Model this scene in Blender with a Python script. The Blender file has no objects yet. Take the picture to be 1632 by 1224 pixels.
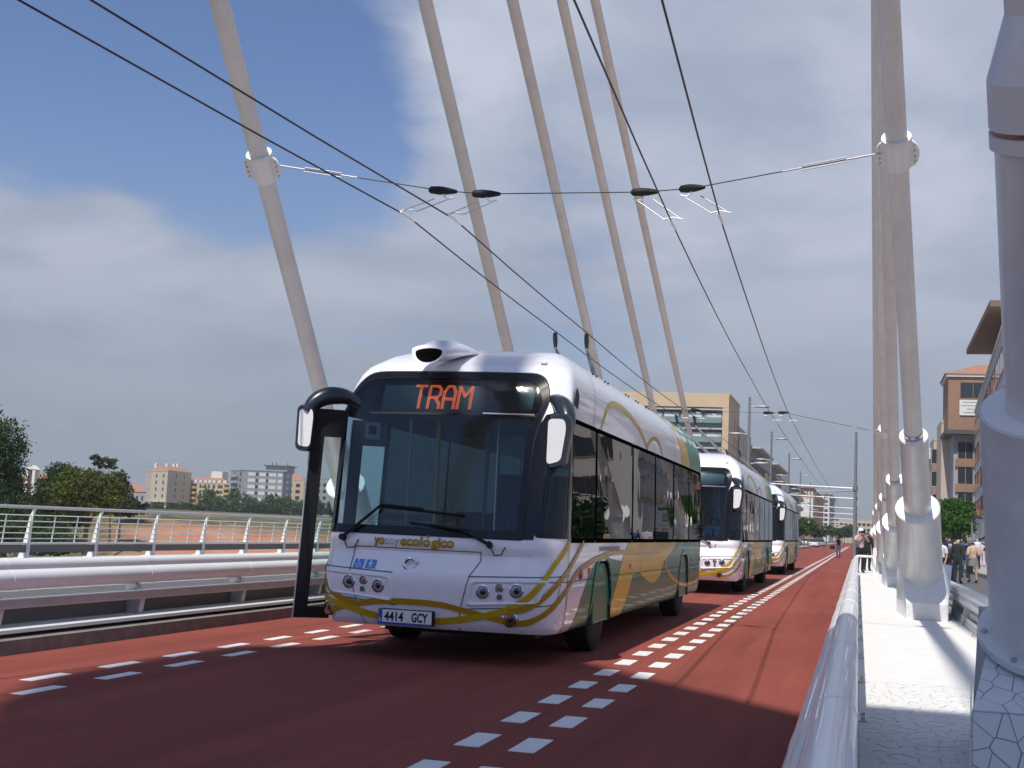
import bpy, bmesh, math, random
import numpy as np
from mathutils import Vector, Matrix, Quaternion
R = math.radians
S = bpy.context.scene
COL = S.collection

# ------------------------------------------------------------------ camera
FPX, CX, CY, CAMH = 2050.0, 816.0, 612.0, 1.42
VPX, VPY, ROLL = 1368.0, 862.0, 0.046
def _unit(v): return v / np.linalg.norm(v)
_d1 = _unit(np.array([VPX - CX, VPY - CY, FPX]))
_p2 = np.array([VPX + 100 - CX, VPY + 100 * ROLL - CY, FPX])
_up = _unit(np.cross(_p2, _d1)); _up = -_up if _up[1] > 0 else _up
_xx = _unit(np.cross(_d1, _up)); _xx = -_xx if _xx[0] < 0 else _xx
RM = np.array([_xx, _d1, _up])
def at(px, py, axis, val):
    """the point on the plane axis=val that the photograph shows at pixel (px, py)"""
    r = RM @ np.array([px - CX, py - CY, FPX]); o = np.array([0, 0, CAMH])
    return Vector(o + r * (val - o[axis]) / r[axis])
def proj(P):
    c = RM.T @ (np.array(P, float) - np.array([0, 0, CAMH]))
    return CX + FPX * c[0] / c[2], CY + FPX * c[1] / c[2]
cd = bpy.data.cameras.new('camera'); cam = bpy.data.objects.new('camera', cd); COL.objects.link(cam)
cr, cu, cb = RM @ [1, 0, 0], RM @ [0, -1, 0], RM @ [0, 0, -1]
cam.matrix_world = Matrix(((cr[0], cu[0], cb[0], 0), (cr[1], cu[1], cb[1], 0), (cr[2], cu[2], cb[2], CAMH), (0, 0, 0, 1)))
cd.sensor_width = 36; cd.lens = FPX / 1632 * 36; cd.clip_start = .05; cd.clip_end = 9000
S.camera = cam

# ------------------------------------------------------------------ light
SUN = Vector((-.112, -.62, 1)).normalized()
sun_el = math.asin(SUN.z); sun_rot = math.atan2(SUN.x, SUN.y)
sd = bpy.data.lights.new('sun', 'SUN'); sd.energy = 4.4; sd.angle = R(.53); sd.color = (1, .95, .87)
so = bpy.data.objects.new('sun', sd); COL.objects.link(so); so.rotation_euler = SUN.to_track_quat('Z', 'Y').to_euler()
so.location = (0, -20, 60)
S.view_settings.view_transform = 'Standard'; S.view_settings.look = 'None'
S.view_settings.gamma = 1; S.view_settings.exposure = 0; S.view_settings.use_curve_mapping = False
def lin(c): return tuple(((x / 255 + .055) / 1.055) ** 2.4 if x / 255 > .04045 else x / 255 / 12.92 for x in c)
W = bpy.data.worlds.new('World'); S.world = W; W.use_nodes = True
def world_nodes():
    nt = W.node_tree; N = nt.nodes; L = nt.links; N.clear()
    out = N.new('ShaderNodeOutputWorld'); bg = N.new('ShaderNodeBackground'); L.new(bg.outputs[0], out.inputs[0])
    bg.inputs[1].default_value = .1
    sky = N.new('ShaderNodeTexSky'); sky.sky_type = 'NISHITA'; sky.sun_disc = False
    sky.sun_elevation = sun_el; sky.sun_rotation = sun_rot; sky.air_density = 1.0; sky.dust_density = .6; sky.ozone_density = 1.6
    tc = N.new('ShaderNodeTexCoord'); sp = N.new('ShaderNodeSeparateXYZ'); L.new(tc.outputs['Generated'], sp.inputs[0])
    def M(op, a, b=None, c=None, clamp=False):
        n = N.new('ShaderNodeMath'); n.operation = op; n.use_clamp = clamp
        for i, x in enumerate((a, b, c)):
            if x is None: continue
            if isinstance(x, (int, float)): n.inputs[i].default_value = x
            else: L.new(x, n.inputs[i])
        return n.outputs[0]
    z = M('MAXIMUM', sp.outputs[2], 0.0); zz = M('ADD', z, .22)
    cb_ = N.new('ShaderNodeCombineXYZ'); L.new(M('DIVIDE', sp.outputs[0], zz), cb_.inputs[0]); L.new(M('DIVIDE', sp.outputs[1], zz), cb_.inputs[1])
    L.new(M('MULTIPLY', z, 1.6), cb_.inputs[2])
    def noise(scale, det, rough, dist=0, w=0):
        n = N.new('ShaderNodeTexNoise'); n.noise_dimensions = '4D'; n.inputs['Scale'].default_value = scale; n.inputs['Detail'].default_value = det
        n.inputs['Roughness'].default_value = rough; n.inputs['Distortion'].default_value = dist; n.inputs['W'].default_value = w
        L.new(cb_.outputs[0], n.inputs['Vector']); return n.outputs['Fac']
    big = noise(1.7, 7, .55, .25, 3.1); fine = noise(4.5, 8, .6, .35, 1.7); wisp = noise(2.6, 4, .5, .6, 8.2)
    dens = M('ADD', M('ADD', M('MULTIPLY', big, 1.35), M('MULTIPLY', fine, .55)), -.39)
    # where the sky of that day had its cloud banks and its blue gaps: (pixel, angular size, weight)
    for (px, py, s, w) in [(150, 40, 8.5, -.50), (60, 190, 4.5, -.22), (430, 240, 4.5, -.34), (480, 90, 5.5, -.22), (300, 200, 4.5, -.20), (540, 200, 2.5, -.20), (880, 290, 3.4, -.32), (620, 250, 3, -.18), (1150, 290, 2.6, -.22), (1560, 450, 6, .25), (1280, 430, 6, .18), (120, 385, 4, .30), (20, 330, 3.5, .22), (330, 470, 5, .26), (200, 340, 2.2, .14), (60, 520, 7, .2),
                           (1000, 90, 8, .16), (640, 420, 6, .22), (820, 400, 3.5, .14), (1300, 160, 9, .12), (1450, 330, 9, .12), (720, 40, 5, .10), (1050, 420, 6, .12),
                           (-700, -700, 20, -.25), (None, (-.2, -.64, .74), 38, -.75)]:
        d = RM @ np.array([px - CX, py - CY, FPX]) if px is not None else np.array(py); d = d / np.linalg.norm(d)
        vm = N.new('ShaderNodeVectorMath'); vm.operation = 'DOT_PRODUCT'; L.new(tc.outputs['Generated'], vm.inputs[0]); vm.inputs[1].default_value = tuple(d)
        k = 2 / (R(s) ** 2)
        g = M('EXPONENT', M('MULTIPLY', M('SUBTRACT', vm.outputs['Value'], 1.0), k))
        dens = M('ADD', dens, M('MULTIPLY', g, w * 1.25))
    mr = N.new('ShaderNodeMapRange'); mr.interpolation_type = 'SMOOTHSTEP'; L.new(dens, mr.inputs[0])
    mr.inputs[1].default_value = .26; mr.inputs[2].default_value = .74
    cov = M('MULTIPLY', mr.outputs[0], .90)
    # cloud body: pale where dense and sunny, blue-grey veil towards the horizon
    cr_ = N.new('ShaderNodeMapRange'); L.new(M('ADD', M('MULTIPLY', wisp, .9), M('MULTIPLY', dens, .45)), cr_.inputs[0]); cr_.inputs[1].default_value = .52; cr_.inputs[2].default_value = .98
    mc = N.new('ShaderNodeMix'); mc.data_type = 'RGBA'; L.new(cr_.outputs[0], mc.inputs[0])
    mc.inputs[6].default_value = (*[10 * v for v in lin((150, 161, 183))], 1); mc.inputs[7].default_value = (*[10 * v for v in lin((208, 213, 227))], 1)
    hz = N.new('ShaderNodeMapRange'); L.new(z, hz.inputs[0]); hz.inputs[1].default_value = .02; hz.inputs[2].default_value = .33; hz.inputs[3].default_value = .9; hz.inputs[4].default_value = 0
    hz.interpolation_type = 'SMOOTHSTEP'
    ml = N.new('ShaderNodeMix'); ml.data_type = 'RGBA'; L.new(hz.outputs[0], ml.inputs[0]); L.new(mc.outputs[2], ml.inputs[6])
    ml.inputs[7].default_value = (*[10 * v for v in lin((146, 154, 167))], 1)
    # blue of the clear part, deepened as the camera saw it
    bl = N.new('ShaderNodeMix'); bl.data_type = 'RGBA'; bl.blend_type = 'MULTIPLY'; bl.inputs[0].default_value = 1; L.new(sky.outputs[0], bl.inputs[6]); bl.inputs[7].default_value = (.92, .97, 1.16, 1)
    lowhaze = M('MULTIPLY', hz.outputs[0], .95); cv = M('MAXIMUM', cov, lowhaze)
    mx = N.new('ShaderNodeMix'); mx.data_type = 'RGBA'; L.new(cv, mx.inputs[0]); L.new(bl.outputs[2], mx.inputs[6]); L.new(ml.outputs[2], mx.inputs[7])
    L.new(mx.outputs[2], bg.inputs[0])
world_nodes()

# ------------------------------------------------------------------ materials
MATS = {}
def mat(name, rgb, rough=.5, metal=0, spec=.5, coat=0, noise=0, nscale=8, bump=0, bscale=40, emit=None, rgb2=None, srgb=False):
    if name in MATS: return MATS[name]
    if srgb: rgb = lin(rgb); rgb2 = lin(rgb2) if rgb2 else None
    m = bpy.data.materials.new(name); m.use_nodes = True; nt = m.node_tree; b = nt.nodes['Principled BSDF']; L = nt.links
    b.inputs['Base Color'].default_value = (*rgb, 1); b.inputs['Roughness'].default_value = rough; b.inputs['Metallic'].default_value = metal
    b.inputs['Specular IOR Level'].default_value = spec; b.inputs['Coat Weight'].default_value = coat; b.inputs['Coat Roughness'].default_value = .03
    if emit: b.inputs['Emission Color'].default_value = (*rgb, 1); b.inputs['Emission Strength'].default_value = emit
    tc = nt.nodes.new('ShaderNodeTexCoord')
    if noise or rgb2:
        n = nt.nodes.new('ShaderNodeTexNoise'); n.inputs['Scale'].default_value = nscale; n.inputs['Detail'].default_value = 6; n.inputs['Roughness'].default_value = .65
        L.new(tc.outputs['Object'], n.inputs['Vector'])
        r = nt.nodes.new('ShaderNodeValToRGB'); e = r.color_ramp.elements; e[0].position = .32; e[1].position = .7
        e[0].color = (*[c * (1 - noise) for c in rgb], 1); e[1].color = (*[min(1, c * (1 + noise)) for c in (rgb2 or rgb)], 1)
        L.new(n.outputs['Fac'], r.inputs[0]); L.new(r.outputs[0], b.inputs['Base Color'])
    if bump:
        n2 = nt.nodes.new('ShaderNodeTexNoise'); n2.inputs['Scale'].default_value = bscale; n2.inputs['Detail'].default_value = 5; L.new(tc.outputs['Object'], n2.inputs['Vector'])
        bp = nt.nodes.new('ShaderNodeBump'); bp.inputs['Strength'].default_value = bump; bp.inputs['Distance'].default_value = .02
        L.new(n2.outputs['Fac'], bp.inputs['Height']); L.new(bp.outputs[0], b.inputs['Normal'])
    MATS[name] = m; return m
def glass(name, tint, ior=1.5, wavy=0, rough=0.0):
    """thin pane: Fresnel reflection over a tinted see-through sheet"""
    m = bpy.data.materials.new(name); m.use_nodes = True; nt = m.node_tree; nt.nodes.clear(); N = nt.nodes; L = nt.links
    o = N.new('ShaderNodeOutputMaterial'); mx = N.new('ShaderNodeMixShader'); t = N.new('ShaderNodeBsdfTransparent'); g = N.new('ShaderNodeBsdfGlossy'); f = N.new('ShaderNodeFresnel')
    t.inputs[0].default_value = (*tint, 1); g.inputs['Roughness'].default_value = rough; f.inputs[0].default_value = ior
    L.new(f.outputs[0], mx.inputs[0]); L.new(t.outputs[0], mx.inputs[1]); L.new(g.outputs[0], mx.inputs[2]); L.new(mx.outputs[0], o.inputs[0])
    if wavy:
        tc = N.new('ShaderNodeTexCoord'); n = N.new('ShaderNodeTexNoise'); n.inputs['Scale'].default_value = 1.1; n.inputs['Detail'].default_value = 1; L.new(tc.outputs['Object'], n.inputs['Vector'])
        b = N.new('ShaderNodeBump'); b.inputs['Strength'].default_value = wavy; b.inputs['Distance'].default_value = .05; L.new(n.outputs['Fac'], b.inputs['Height']); L.new(b.outputs[0], g.inputs['Normal'])
    MATS[name] = m; return m

def road_mat():
    m = mat('road_red', (.275, .074, .056), .88, spec=.15, bump=.35, bscale=220); nt = m.node_tree; N = nt.nodes; L = nt.links; b = N['Principled BSDF']; tc = N.new('ShaderNodeTexCoord')
    def nz(sx, sy, det, lo, hi, a, c):
        mp = N.new('ShaderNodeMapping'); mp.inputs['Scale'].default_value = (sx, sy, 1); L.new(tc.outputs['Object'], mp.inputs[0]); n = N.new('ShaderNodeTexNoise'); n.inputs['Scale'].default_value = 1; n.inputs['Detail'].default_value = det; n.inputs['Roughness'].default_value = .7; L.new(mp.outputs[0], n.inputs['Vector'])
        r = N.new('ShaderNodeMapRange'); L.new(n.outputs['Fac'], r.inputs[0]); r.inputs[1].default_value = lo; r.inputs[2].default_value = hi; r.inputs[3].default_value = a; r.inputs[4].default_value = c; return r.outputs[0]
    f = None
    for q in (nz(1.7, .06, 4, .35, .65, .80, 1.08), nz(.5, .35, 6, .3, .7, .88, 1.10), nz(90, 90, 2, .3, .7, .84, 1.14), nz(6, .25, 5, .58, .75, 1.0, .82)):
        if f is None: f = q
        else: mm = N.new('ShaderNodeMath'); mm.operation = 'MULTIPLY'; L.new(f, mm.inputs[0]); L.new(q, mm.inputs[1]); f = mm.outputs[0]
    v = N.new('ShaderNodeVectorMath'); v.operation = 'SCALE'; v.inputs[0].default_value = (.275, .074, .056); L.new(f, v.inputs['Scale']); L.new(v.outputs[0], b.inputs['Base Color']); return m
ROAD = road_mat()
PAINTL = mat('marking_white', (.78, .78, .76), .6, noise=.06, nscale=6)
ASPH = mat('asphalt', (.11, .11, .11), .9, noise=.18, nscale=2, bump=.3, bscale=120)
CONC = mat('concrete', (.36, .345, .32), .85, noise=.16, nscale=3, bump=.2, bscale=30)
KERBM = mat('kerb_concrete', (.21, .19, .17), .9, noise=.22, nscale=5, bump=.3, bscale=40)
WALK = mat('walk_white', (.74, .73, .70), .75, noise=.05, nscale=4, bump=.15, bscale=25)
TILE = mat('broken_tile', (.74, .74, .74), .28, noise=.04, nscale=3, coat=.3)
GROUT = mat('grout', (.42, .41, .40), .9, noise=.1, nscale=20)
WHITEP = mat('white_paint', (.80, .80, .79), .32, noise=.03, nscale=3)
RAILM = mat('rail_aluminium', (.86, .86, .86), .33, metal=0, coat=.3, noise=.03, nscale=2, bump=.02, bscale=8)
RAILG = mat('rail_grey', (.52, .52, .53), .4, metal=.4, noise=.06, nscale=4)
MESHM = mat('perforated_grey', (.15, .15, .15), .6, noise=.3, nscale=90)
PIPE = mat('anchor_pipe_paint', (.70, .70, .70), .36, metal=.12, noise=.09, nscale=3.2, bump=.05, bscale=14)
STAYM = mat('stay_sheath', (.72, .71, .69), .6, noise=.08, nscale=1.8, bump=.08, bscale=20)
STEEL = mat('steel', (.5, .5, .5), .3, metal=.9)
BRONZE = mat('band_slot', (.30, .20, .15), .35, metal=.6)
WIREM = mat('copper_wire', (.03, .026, .024), .55)
BLACK = mat('black_plastic', (.012, .012, .014), .6, spec=.3); BLACKM = mat('black_matte', (.004, .004, .004), 1, spec=0)
BLACKG = mat('black_gloss', (.008, .009, .011), .12, spec=.3, coat=.08)
MIRB = mat('mirror_housing', (.018, .026, .038), .3, coat=.2)
RUBBER = mat('rubber', (.014, .014, .014), .85)
BUSW = mat('bus_white', (.86, .855, .88), .28, coat=.7, spec=.3, noise=.015, nscale=.8)
GOLD = mat('bus_gold', (.56, .37, .012), .32, coat=.18, spec=.22)
GOLD2 = mat('bus_dark_gold', (.44, .25, .012), .32, coat=.18, spec=.22)
YELB = mat('bus_yellow', (.68, .42, .02), .32, coat=.18, spec=.22)
GREENB = mat('bus_green', (.012, .16, .075), .32, coat=.18, spec=.22)
GREENR = mat('bus_bright_green', (.01, .21, .11), .32, coat=.18, spec=.22)
SEAM = mat('panel_gap', (.06, .06, .065), .7)
CHROME = mat('chrome', (.75, .75, .76), .12, metal=1)
LEDM = mat('led_orange', (1.0, .13, .03), .5, emit=1.0)
LEDB = mat('display_board', (.006, .012, .02), .4)
BLUEI = mat('sign_blue', (.05, .25, .68), .4)
PLATEB = mat('plate_blue', (.02, .06, .36), .4)
PLATEW = mat('plate_white', (.74, .74, .76), .4)
REDL = mat('red_lens', (.42, .03, .02), .2, coat=.5)
ORANGE = mat('orange_lens', (.62, .17, .03), .25, coat=.5)
SEATB = mat('seat_blue', (.02, .05, .13), .8, noise=.15, nscale=20)
INTG = mat('interior_grey', (.07, .09, .10), .7)
INTD = mat('interior_dark', (.025, .03, .034), .7)
POLEY = mat('pole_yellow', (.6, .45, .05), .35)
WSG = glass('windscreen_glass', (.36, .55, .62), 1.6, .010, .075)
SIDEG = glass('side_glass', (.10, .13, .13), 1.28, .06)
CLEARG = glass('door_glass', (.75, .86, .84), 1.5)
LAMPG = glass('lamp_glass', (.9, .92, .95), 1.5)
MIRRORG = mat('mirror_glass', (.92, .92, .93), .04, metal=1)
WINDARK = mat('window_dark', (.03, .036, .04), .08, spec=.6)
WINGREEN = mat('window_greenish', (.10, .16, .15), .1, spec=.7)
BALGL = mat('balcony_glass', (.21, .29, .29), .15, spec=.6)

# ------------------------------------------------------------------ mesh helpers
class MB:
    def __init__(s): s.v = []; s.f = []
    def add(s, vs, fs):
        o = len(s.v); s.v += [tuple(v) for v in vs]; s.f += [tuple(i + o for i in f) for f in fs]; return s
    def box(s, x0, x1, y0, y1, z0, z1):
        return s.add([(x0, y0, z0), (x1, y0, z0), (x1, y1, z0), (x0, y1, z0), (x0, y0, z1), (x1, y0, z1), (x1, y1, z1), (x0, y1, z1)],
                     [(3, 2, 1, 0), (4, 5, 6, 7), (0, 1, 5, 4), (1, 2, 6, 5), (2, 3, 7, 6), (3, 0, 4, 7)])
    def cbox(s, c, sx, sy, sz): return s.box(c[0] - sx / 2, c[0] + sx / 2, c[1] - sy / 2, c[1] + sy / 2, c[2] - sz / 2, c[2] + sz / 2)
    def tube(s, pts, r, n=8, caps=True):
        pts = [Vector(p) for p in pts]; k = len(pts); rr = r if isinstance(r, (list, tuple)) else [r] * k
        vs = []; fs = []; t0 = (pts[1] - pts[0]).normalized(); ref = Vector((0, 0, 1)) if abs(t0.z) < .9 else Vector((1, 0, 0)); u = t0.cross(ref).normalized()
        for i, p in enumerate(pts):
            t = (pts[min(i + 1, k - 1)] - pts[max(i - 1, 0)]).normalized(); u = (u - t * u.dot(t)).normalized(); w = t.cross(u)
            for j in range(n):
                a = 2 * math.pi * j / n; vs.append(p + (u * math.cos(a) + w * math.sin(a)) * rr[i])
        for i in range(k - 1):
            for j in range(n):
                a, b = i * n + j, i * n + (j + 1) % n; fs.append((a, b, b + n, a + n))
        if caps: fs.append(tuple(range(n - 1, -1, -1))); fs.append(tuple(range((k - 1) * n, k * n)))
        return s.add(vs, fs)
    def extrude(s, poly, d):
        n = len(poly); d = Vector(d); a = [Vector(p) for p in poly]; b = [p + d for p in a]
        return s.add(a + b, [tuple(range(n - 1, -1, -1)), tuple(range(n, 2 * n))] + [(i, (i + 1) % n, n + (i + 1) % n, n + i) for i in range(n)])
    def loft(s, rings, closed=True, caps=True):
        n = len(rings[0]); vs = [p for r in rings for p in r]; fs = []
        for i in range(len(rings) - 1):
            for j in range(n if closed else n - 1):
                a, b = i * n + j, i * n + (j + 1) % n; fs.append((a, b, b + n, a + n))
        if caps: fs += [tuple(range(n - 1, -1, -1)), tuple(range((len(rings) - 1) * n, len(rings) * n))]
        return s.add(vs, fs)
    def mesh(s, name, material, smooth=False, bevel=0, fixn=False):
        me = bpy.data.meshes.new(name); me.from_pydata(s.v, [], s.f)
        if material: me.materials.append(material)
        if bevel or fixn:
            bm = bmesh.new(); bm.from_mesh(me)
            if fixn: bmesh.ops.remove_doubles(bm, verts=bm.verts, dist=1e-5); bmesh.ops.recalc_face_normals(bm, faces=bm.faces)
            if bevel: bmesh.ops.bevel(bm, geom=bm.edges[:], offset=bevel, segments=2, affect='EDGES', profile=.6, clamp_overlap=True)
            bm.to_mesh(me); bm.free()
        if smooth: smooth_mesh(me)
        return me
    def build(s, name, material, parent=None, smooth=False, bevel=0, fixn=False): return ob(name, s.mesh(name, material, smooth, bevel, fixn), parent)
def smooth_mesh(me, ang=40):
    for p in me.polygons: p.use_smooth = True
    try: me.set_sharp_from_angle(angle=R(ang))
    except Exception: pass
def ob(name, me, parent=None, loc=None, rz=0):
    o = bpy.data.objects.new(name, me); COL.objects.link(o)
    if parent: o.parent = parent
    if loc is not None: o.location = loc
    if rz: o.rotation_euler = (0, 0, rz)
    return o
def tag(o, label=None, cat=None, group=None, kind=None):
    for k, v in (('label', label), ('category', cat), ('group', group), ('kind', kind)):
        if v: o[k] = v
    return o
def thing(name, label, cat, loc=(0, 0, 0), rz=0, group=None):
    o = bpy.data.objects.new(name, None); COL.objects.link(o); o.location = loc; o.rotation_euler = (0, 0, rz); o.empty_display_size = .2
    return tag(o, label, cat, group)
def copy_tree(o, parent=None, skip=()):
    c = o.copy(); COL.objects.link(c); c.parent = parent
    for ch in list(o.children):
        if ch.name.split('.')[0] in skip: continue
        copy_tree(ch, c, skip)
    return c
def smooth_curve(pts, n=8):
    pts = [Vector((*p, 0)) if len(p) == 2 else Vector(p) for p in pts]; out = []
    for i in range(len(pts) - 1):
        p0, p1, p2, p3 = pts[max(i - 1, 0)], pts[i], pts[i + 1], pts[min(i + 2, len(pts) - 1)]
        for k in range(n):
            t = k / n; out.append(.5 * ((2 * p1) + (p2 - p0) * t + (2 * p0 - 5 * p1 + 4 * p2 - p3) * t * t + (3 * p1 - p0 - 3 * p2 + p3) * t ** 3))
    return out + [pts[-1]]
def round_poly(pts, rad, n=6):
    out = []; k = len(pts)
    for i in range(k):
        r = rad[i] if isinstance(rad, (list, tuple)) else rad
        p = Vector(pts[i]); a = (Vector(pts[i - 1]) - p); b = (Vector(pts[(i + 1) % k]) - p)
        if r <= 0: out.append(p); continue
        t = min(r, a.length * .48, b.length * .48); a0 = p + a.normalized() * t; b0 = p + b.normalized() * t
        for j in range(n + 1):
            s_ = j / n; out.append(a0 * (1 - s_) ** 2 + p * 2 * s_ * (1 - s_) + b0 * s_ ** 2)
    return out
def text_mesh2d(body, size=1.0, bold=0.0, sx=1.0):
    cu_ = bpy.data.curves.new('t', 'FONT'); cu_.body = body; cu_.size = size; cu_.offset = bold; cu_.resolution_u = 3
    o = bpy.data.objects.new('t', cu_); COL.objects.link(o); dg = bpy.context.evaluated_depsgraph_get(); dg.update()
    me = bpy.data.meshes.new_from_object(o.evaluated_get(dg)); vs = [(v.co.x * sx, v.co.y) for v in me.vertices]; fs = [tuple(p.vertices) for p in me.polygons]
    bpy.data.objects.remove(o); bpy.data.curves.remove(cu_); bpy.data.meshes.remove(me); return vs, fs
# ------------------------------------------------------------------ ground, road, walkways
def terrain():
    xs = sorted(set(list(range(-4200, -400, 380)) + list(range(-400, -200, 20)) + list(range(-200, -10, 4)) + list(range(-10, 60, 10)) + list(range(60, 400, 60)) + list(range(400, 4300, 400))))
    ys = sorted(set(list(range(-900, -60, 120)) + list(range(-60, 40, 10)) + list(range(40, 240, 4)) + list(range(240, 700, 40)) + list(range(700, 8200, 500))))
    rnd = random.Random(4); vs = []; cl = []
    def sm(t): t = max(0, min(1, t)); return t * t * (3 - 2 * t)
    for y in ys:
        for x in xs:
            crest = 101 + .36 * max(0, -x - 20); wob = 5 * math.sin(x * .09) + 3 * math.sin(x * .23 + 1)
            top = -.16 + 1.5 * sm((-x - 40) / 50)
            t = sm((crest + wob - y) / 34.0); near = sm((-y - 6) / 20.0); d = t * (1 - near)
            z = top - d * 7.2 + (.25 * rnd.uniform(-1, 1) * sm(d * 4) * sm((-x - 17) / 10))
            if y > crest + 4: z += 0
            vs.append((x, y, z)); clay = sm(d * 9) * sm((.62 + x / max(y, 1)) / .07 + .5 if y > 0 else 0); cl.append(clay)
    nx = len(xs); fs = [(j * nx + i, j * nx + i + 1, (j + 1) * nx + i + 1, (j + 1) * nx + i) for j in range(len(ys) - 1) for i in range(nx - 1)]
    m = bpy.data.materials.new('earth_and_grass'); m.use_nodes = True; nt = m.node_tree; L = nt.links; b = nt.nodes['Principled BSDF']; b.inputs['Roughness'].default_value = .95
    at_ = nt.nodes.new('ShaderNodeAttribute'); at_.attribute_name = 'clay'
    tc = nt.nodes.new('ShaderNodeTexCoord')
    def nz(s, d=6):
        n = nt.nodes.new('ShaderNodeTexNoise'); n.inputs['Scale'].default_value = s; n.inputs['Detail'].default_value = d; n.inputs['Roughness'].default_value = .7; L.new(tc.outputs['Object'], n.inputs['Vector']); return n.outputs['Fac']
    def ramp(f, a, c1, b_, c2):
        r = nt.nodes.new('ShaderNodeValToRGB'); e = r.color_ramp.elements; e[0].position = a; e[0].color = (*c1, 1); e[1].position = b_; e[1].color = (*c2, 1); L.new(f, r.inputs[0]); return r.outputs[0]
    grass = ramp(nz(.35), .42, (.04, .055, .018), .6, (.19, .15, .07)); clayc = ramp(nz(.22), .38, (.42, .145, .07), .68, (.40, .25, .16))
    ad = nt.nodes.new('ShaderNodeMath'); ad.operation = 'MULTIPLY_ADD'; L.new(nz(.12), ad.inputs[0]); ad.inputs[1].default_value = 1.2; ad.inputs[2].default_value = -.35
    a2 = nt.nodes.new('ShaderNodeMath'); a2.operation = 'ADD'; a2.use_clamp = True; L.new(at_.outputs['Fac'], a2.inputs[0]); L.new(ad.outputs[0], a2.inputs[1])
    a3 = nt.nodes.new('ShaderNodeMath'); a3.operation = 'MULTIPLY'; L.new(a2.outputs[0], a3.inputs[0]); L.new(at_.outputs['Fac'], a3.inputs[1])
    mx = nt.nodes.new('ShaderNodeMix'); mx.data_type = 'RGBA'; L.new(a3.outputs[0], mx.inputs[0]); L.new(grass, mx.inputs[6]); L.new(clayc, mx.inputs[7]); L.new(mx.outputs[2], b.inputs['Base Color'])
    me = bpy.data.meshes.new('ground'); me.from_pydata(vs, [], fs); me.materials.append(m); smooth_mesh(me, 80)
    a = me.attributes.new('clay', 'FLOAT', 'POINT'); a.data.foreach_set('value', cl)
    tag(ob('ground', me), kind='structure')
terrain()
def slab(name, x0, x1, y0, y1, z0, z1, m): return tag(MB().box(x0, x1, y0, y1, z0, z1).build(name, m), kind='structure')
slab('bridge_deck', -17.6, 9.6, -60, 100, -1.6, -.14, CONC)
road = slab('red_road', -7.62, -.30, -60, 620, -.13, 0, ROAD)
slab('left_carriageway', -14.6, -9.82, -60, 620, -.13, -.004, ASPH)
slab('right_carriageway', 1.86, 5.5, -60, 620, -.13, -.004, ASPH)
slab('left_kerb', -7.98, -7.62, -60, 620, -.12, .135, KERBM); slab('right_kerb', -.30, -.06, -60, 620, -.12, .135, KERBM)
slab('left_walkway', -9.82, -7.98, -60, 96, -.12, .175, WALK); rw = slab('right_walkway', -.06, 1.86, -60, 96, -.12, .175, WALK)
slab('left_median', -9.82, -7.98, 96, 620, -.12, .15, CONC); slab('right_median', -.06, 1.86, 96, 620, -.12, .15, CONC)
slab('right_sidewalk', 5.62, 10.5, -60, 620, -.12, .17, CONC); slab('right_sidewalk_kerb', 5.5, 5.62, -60, 620, -.12, .165, KERBM)
slab('left_sidewalk', -17.5, -14.72, -60, 620, -.12, .24, CONC); slab('left_sidewalk_kerb', -14.72, -14.6, -60, 620, -.12, .235, KERBM)
def dashes():
    q = MB().box(-.085, .085, 0, .55, .0, .004).mesh('lane_dash', PAINTL); n = MB().box(-.06, .06, 0, .55, .0, .004).mesh('lane_dash', PAINTL)
    k = 0
    for x, y0, ym in ((-2.03, 4.66, 78), (-2.40, 3.56, 78)):
        y = y0
        while y < ym: ob('lane_dash', q, road, (x, y, .001)); y += 1.13
    for x, y0, ym in ((-6.43, 4.75, 62), (-6.02, 5.17, 62)):
        y = y0
        while y < ym: ob('lane_dash', n, road, (x, y, .001)); y += 1.105
    f = MB()
    for x in (-2.03, -2.40):
        y = 78.5
        while y < 300: f.box(x - .085, x + .085, y, y + .55, .001, .005); y += 1.13
    o = f.build('far_lane_dashes', PAINTL, road); o['kind'] = 'stuff'
dashes()
# broken-tile paving of the near walkway
def clip(poly, a, b):
    """keep the part of poly nearer to a than to b"""
    m = ((a[0] + b[0]) / 2, (a[1] + b[1]) / 2); n = (b[0] - a[0], b[1] - a[1]); out = []
    s = [(p[0] - m[0]) * n[0] + (p[1] - m[1]) * n[1] for p in poly]
    for i in range(len(poly)):
        p, q, sp_, sq = poly[i - 1], poly[i], s[i - 1], s[i]
        if (sp_ <= 0) != (sq <= 0):
            t = sp_ / (sp_ - sq); out.append((p[0] + (q[0] - p[0]) * t, p[1] + (q[1] - p[1]) * t))
        if sq <= 0: out.append(q)
    return out
def voronoi(w, h, size, seed):
    rnd = random.Random(seed); nx, ny = max(1, round(w / size)), max(1, round(h / size))
    pts = [((i + rnd.uniform(.02, .98)) * w / nx, (j + rnd.uniform(.02, .98)) * h / ny) for i in range(nx) for j in range(ny)]; cells = []
    for k, p in enumerate(pts):
        c = [(0, 0), (w, 0), (w, h), (0, h)]
        for j, q in enumerate(pts):
            if j != k and abs(p[0] - q[0]) < 3.2 * size and abs(p[1] - q[1]) < 3.2 * size:
                c = clip(c, p, q)
                if len(c) < 3: break
        if len(c) >= 3: cells.append(c)
    return cells
def shrink(c, g):
    cx = sum(p[0] for p in c) / len(c); cy = sum(p[1] for p in c) / len(c); r = max(.012, sum(math.hypot(p[0] - cx, p[1] - cy) for p in c) / len(c)); k = max(.55, 1 - g / r)
    return [(cx + (p[0] - cx) * k, cy + (p[1] - cy) * k) for p in c]
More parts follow.
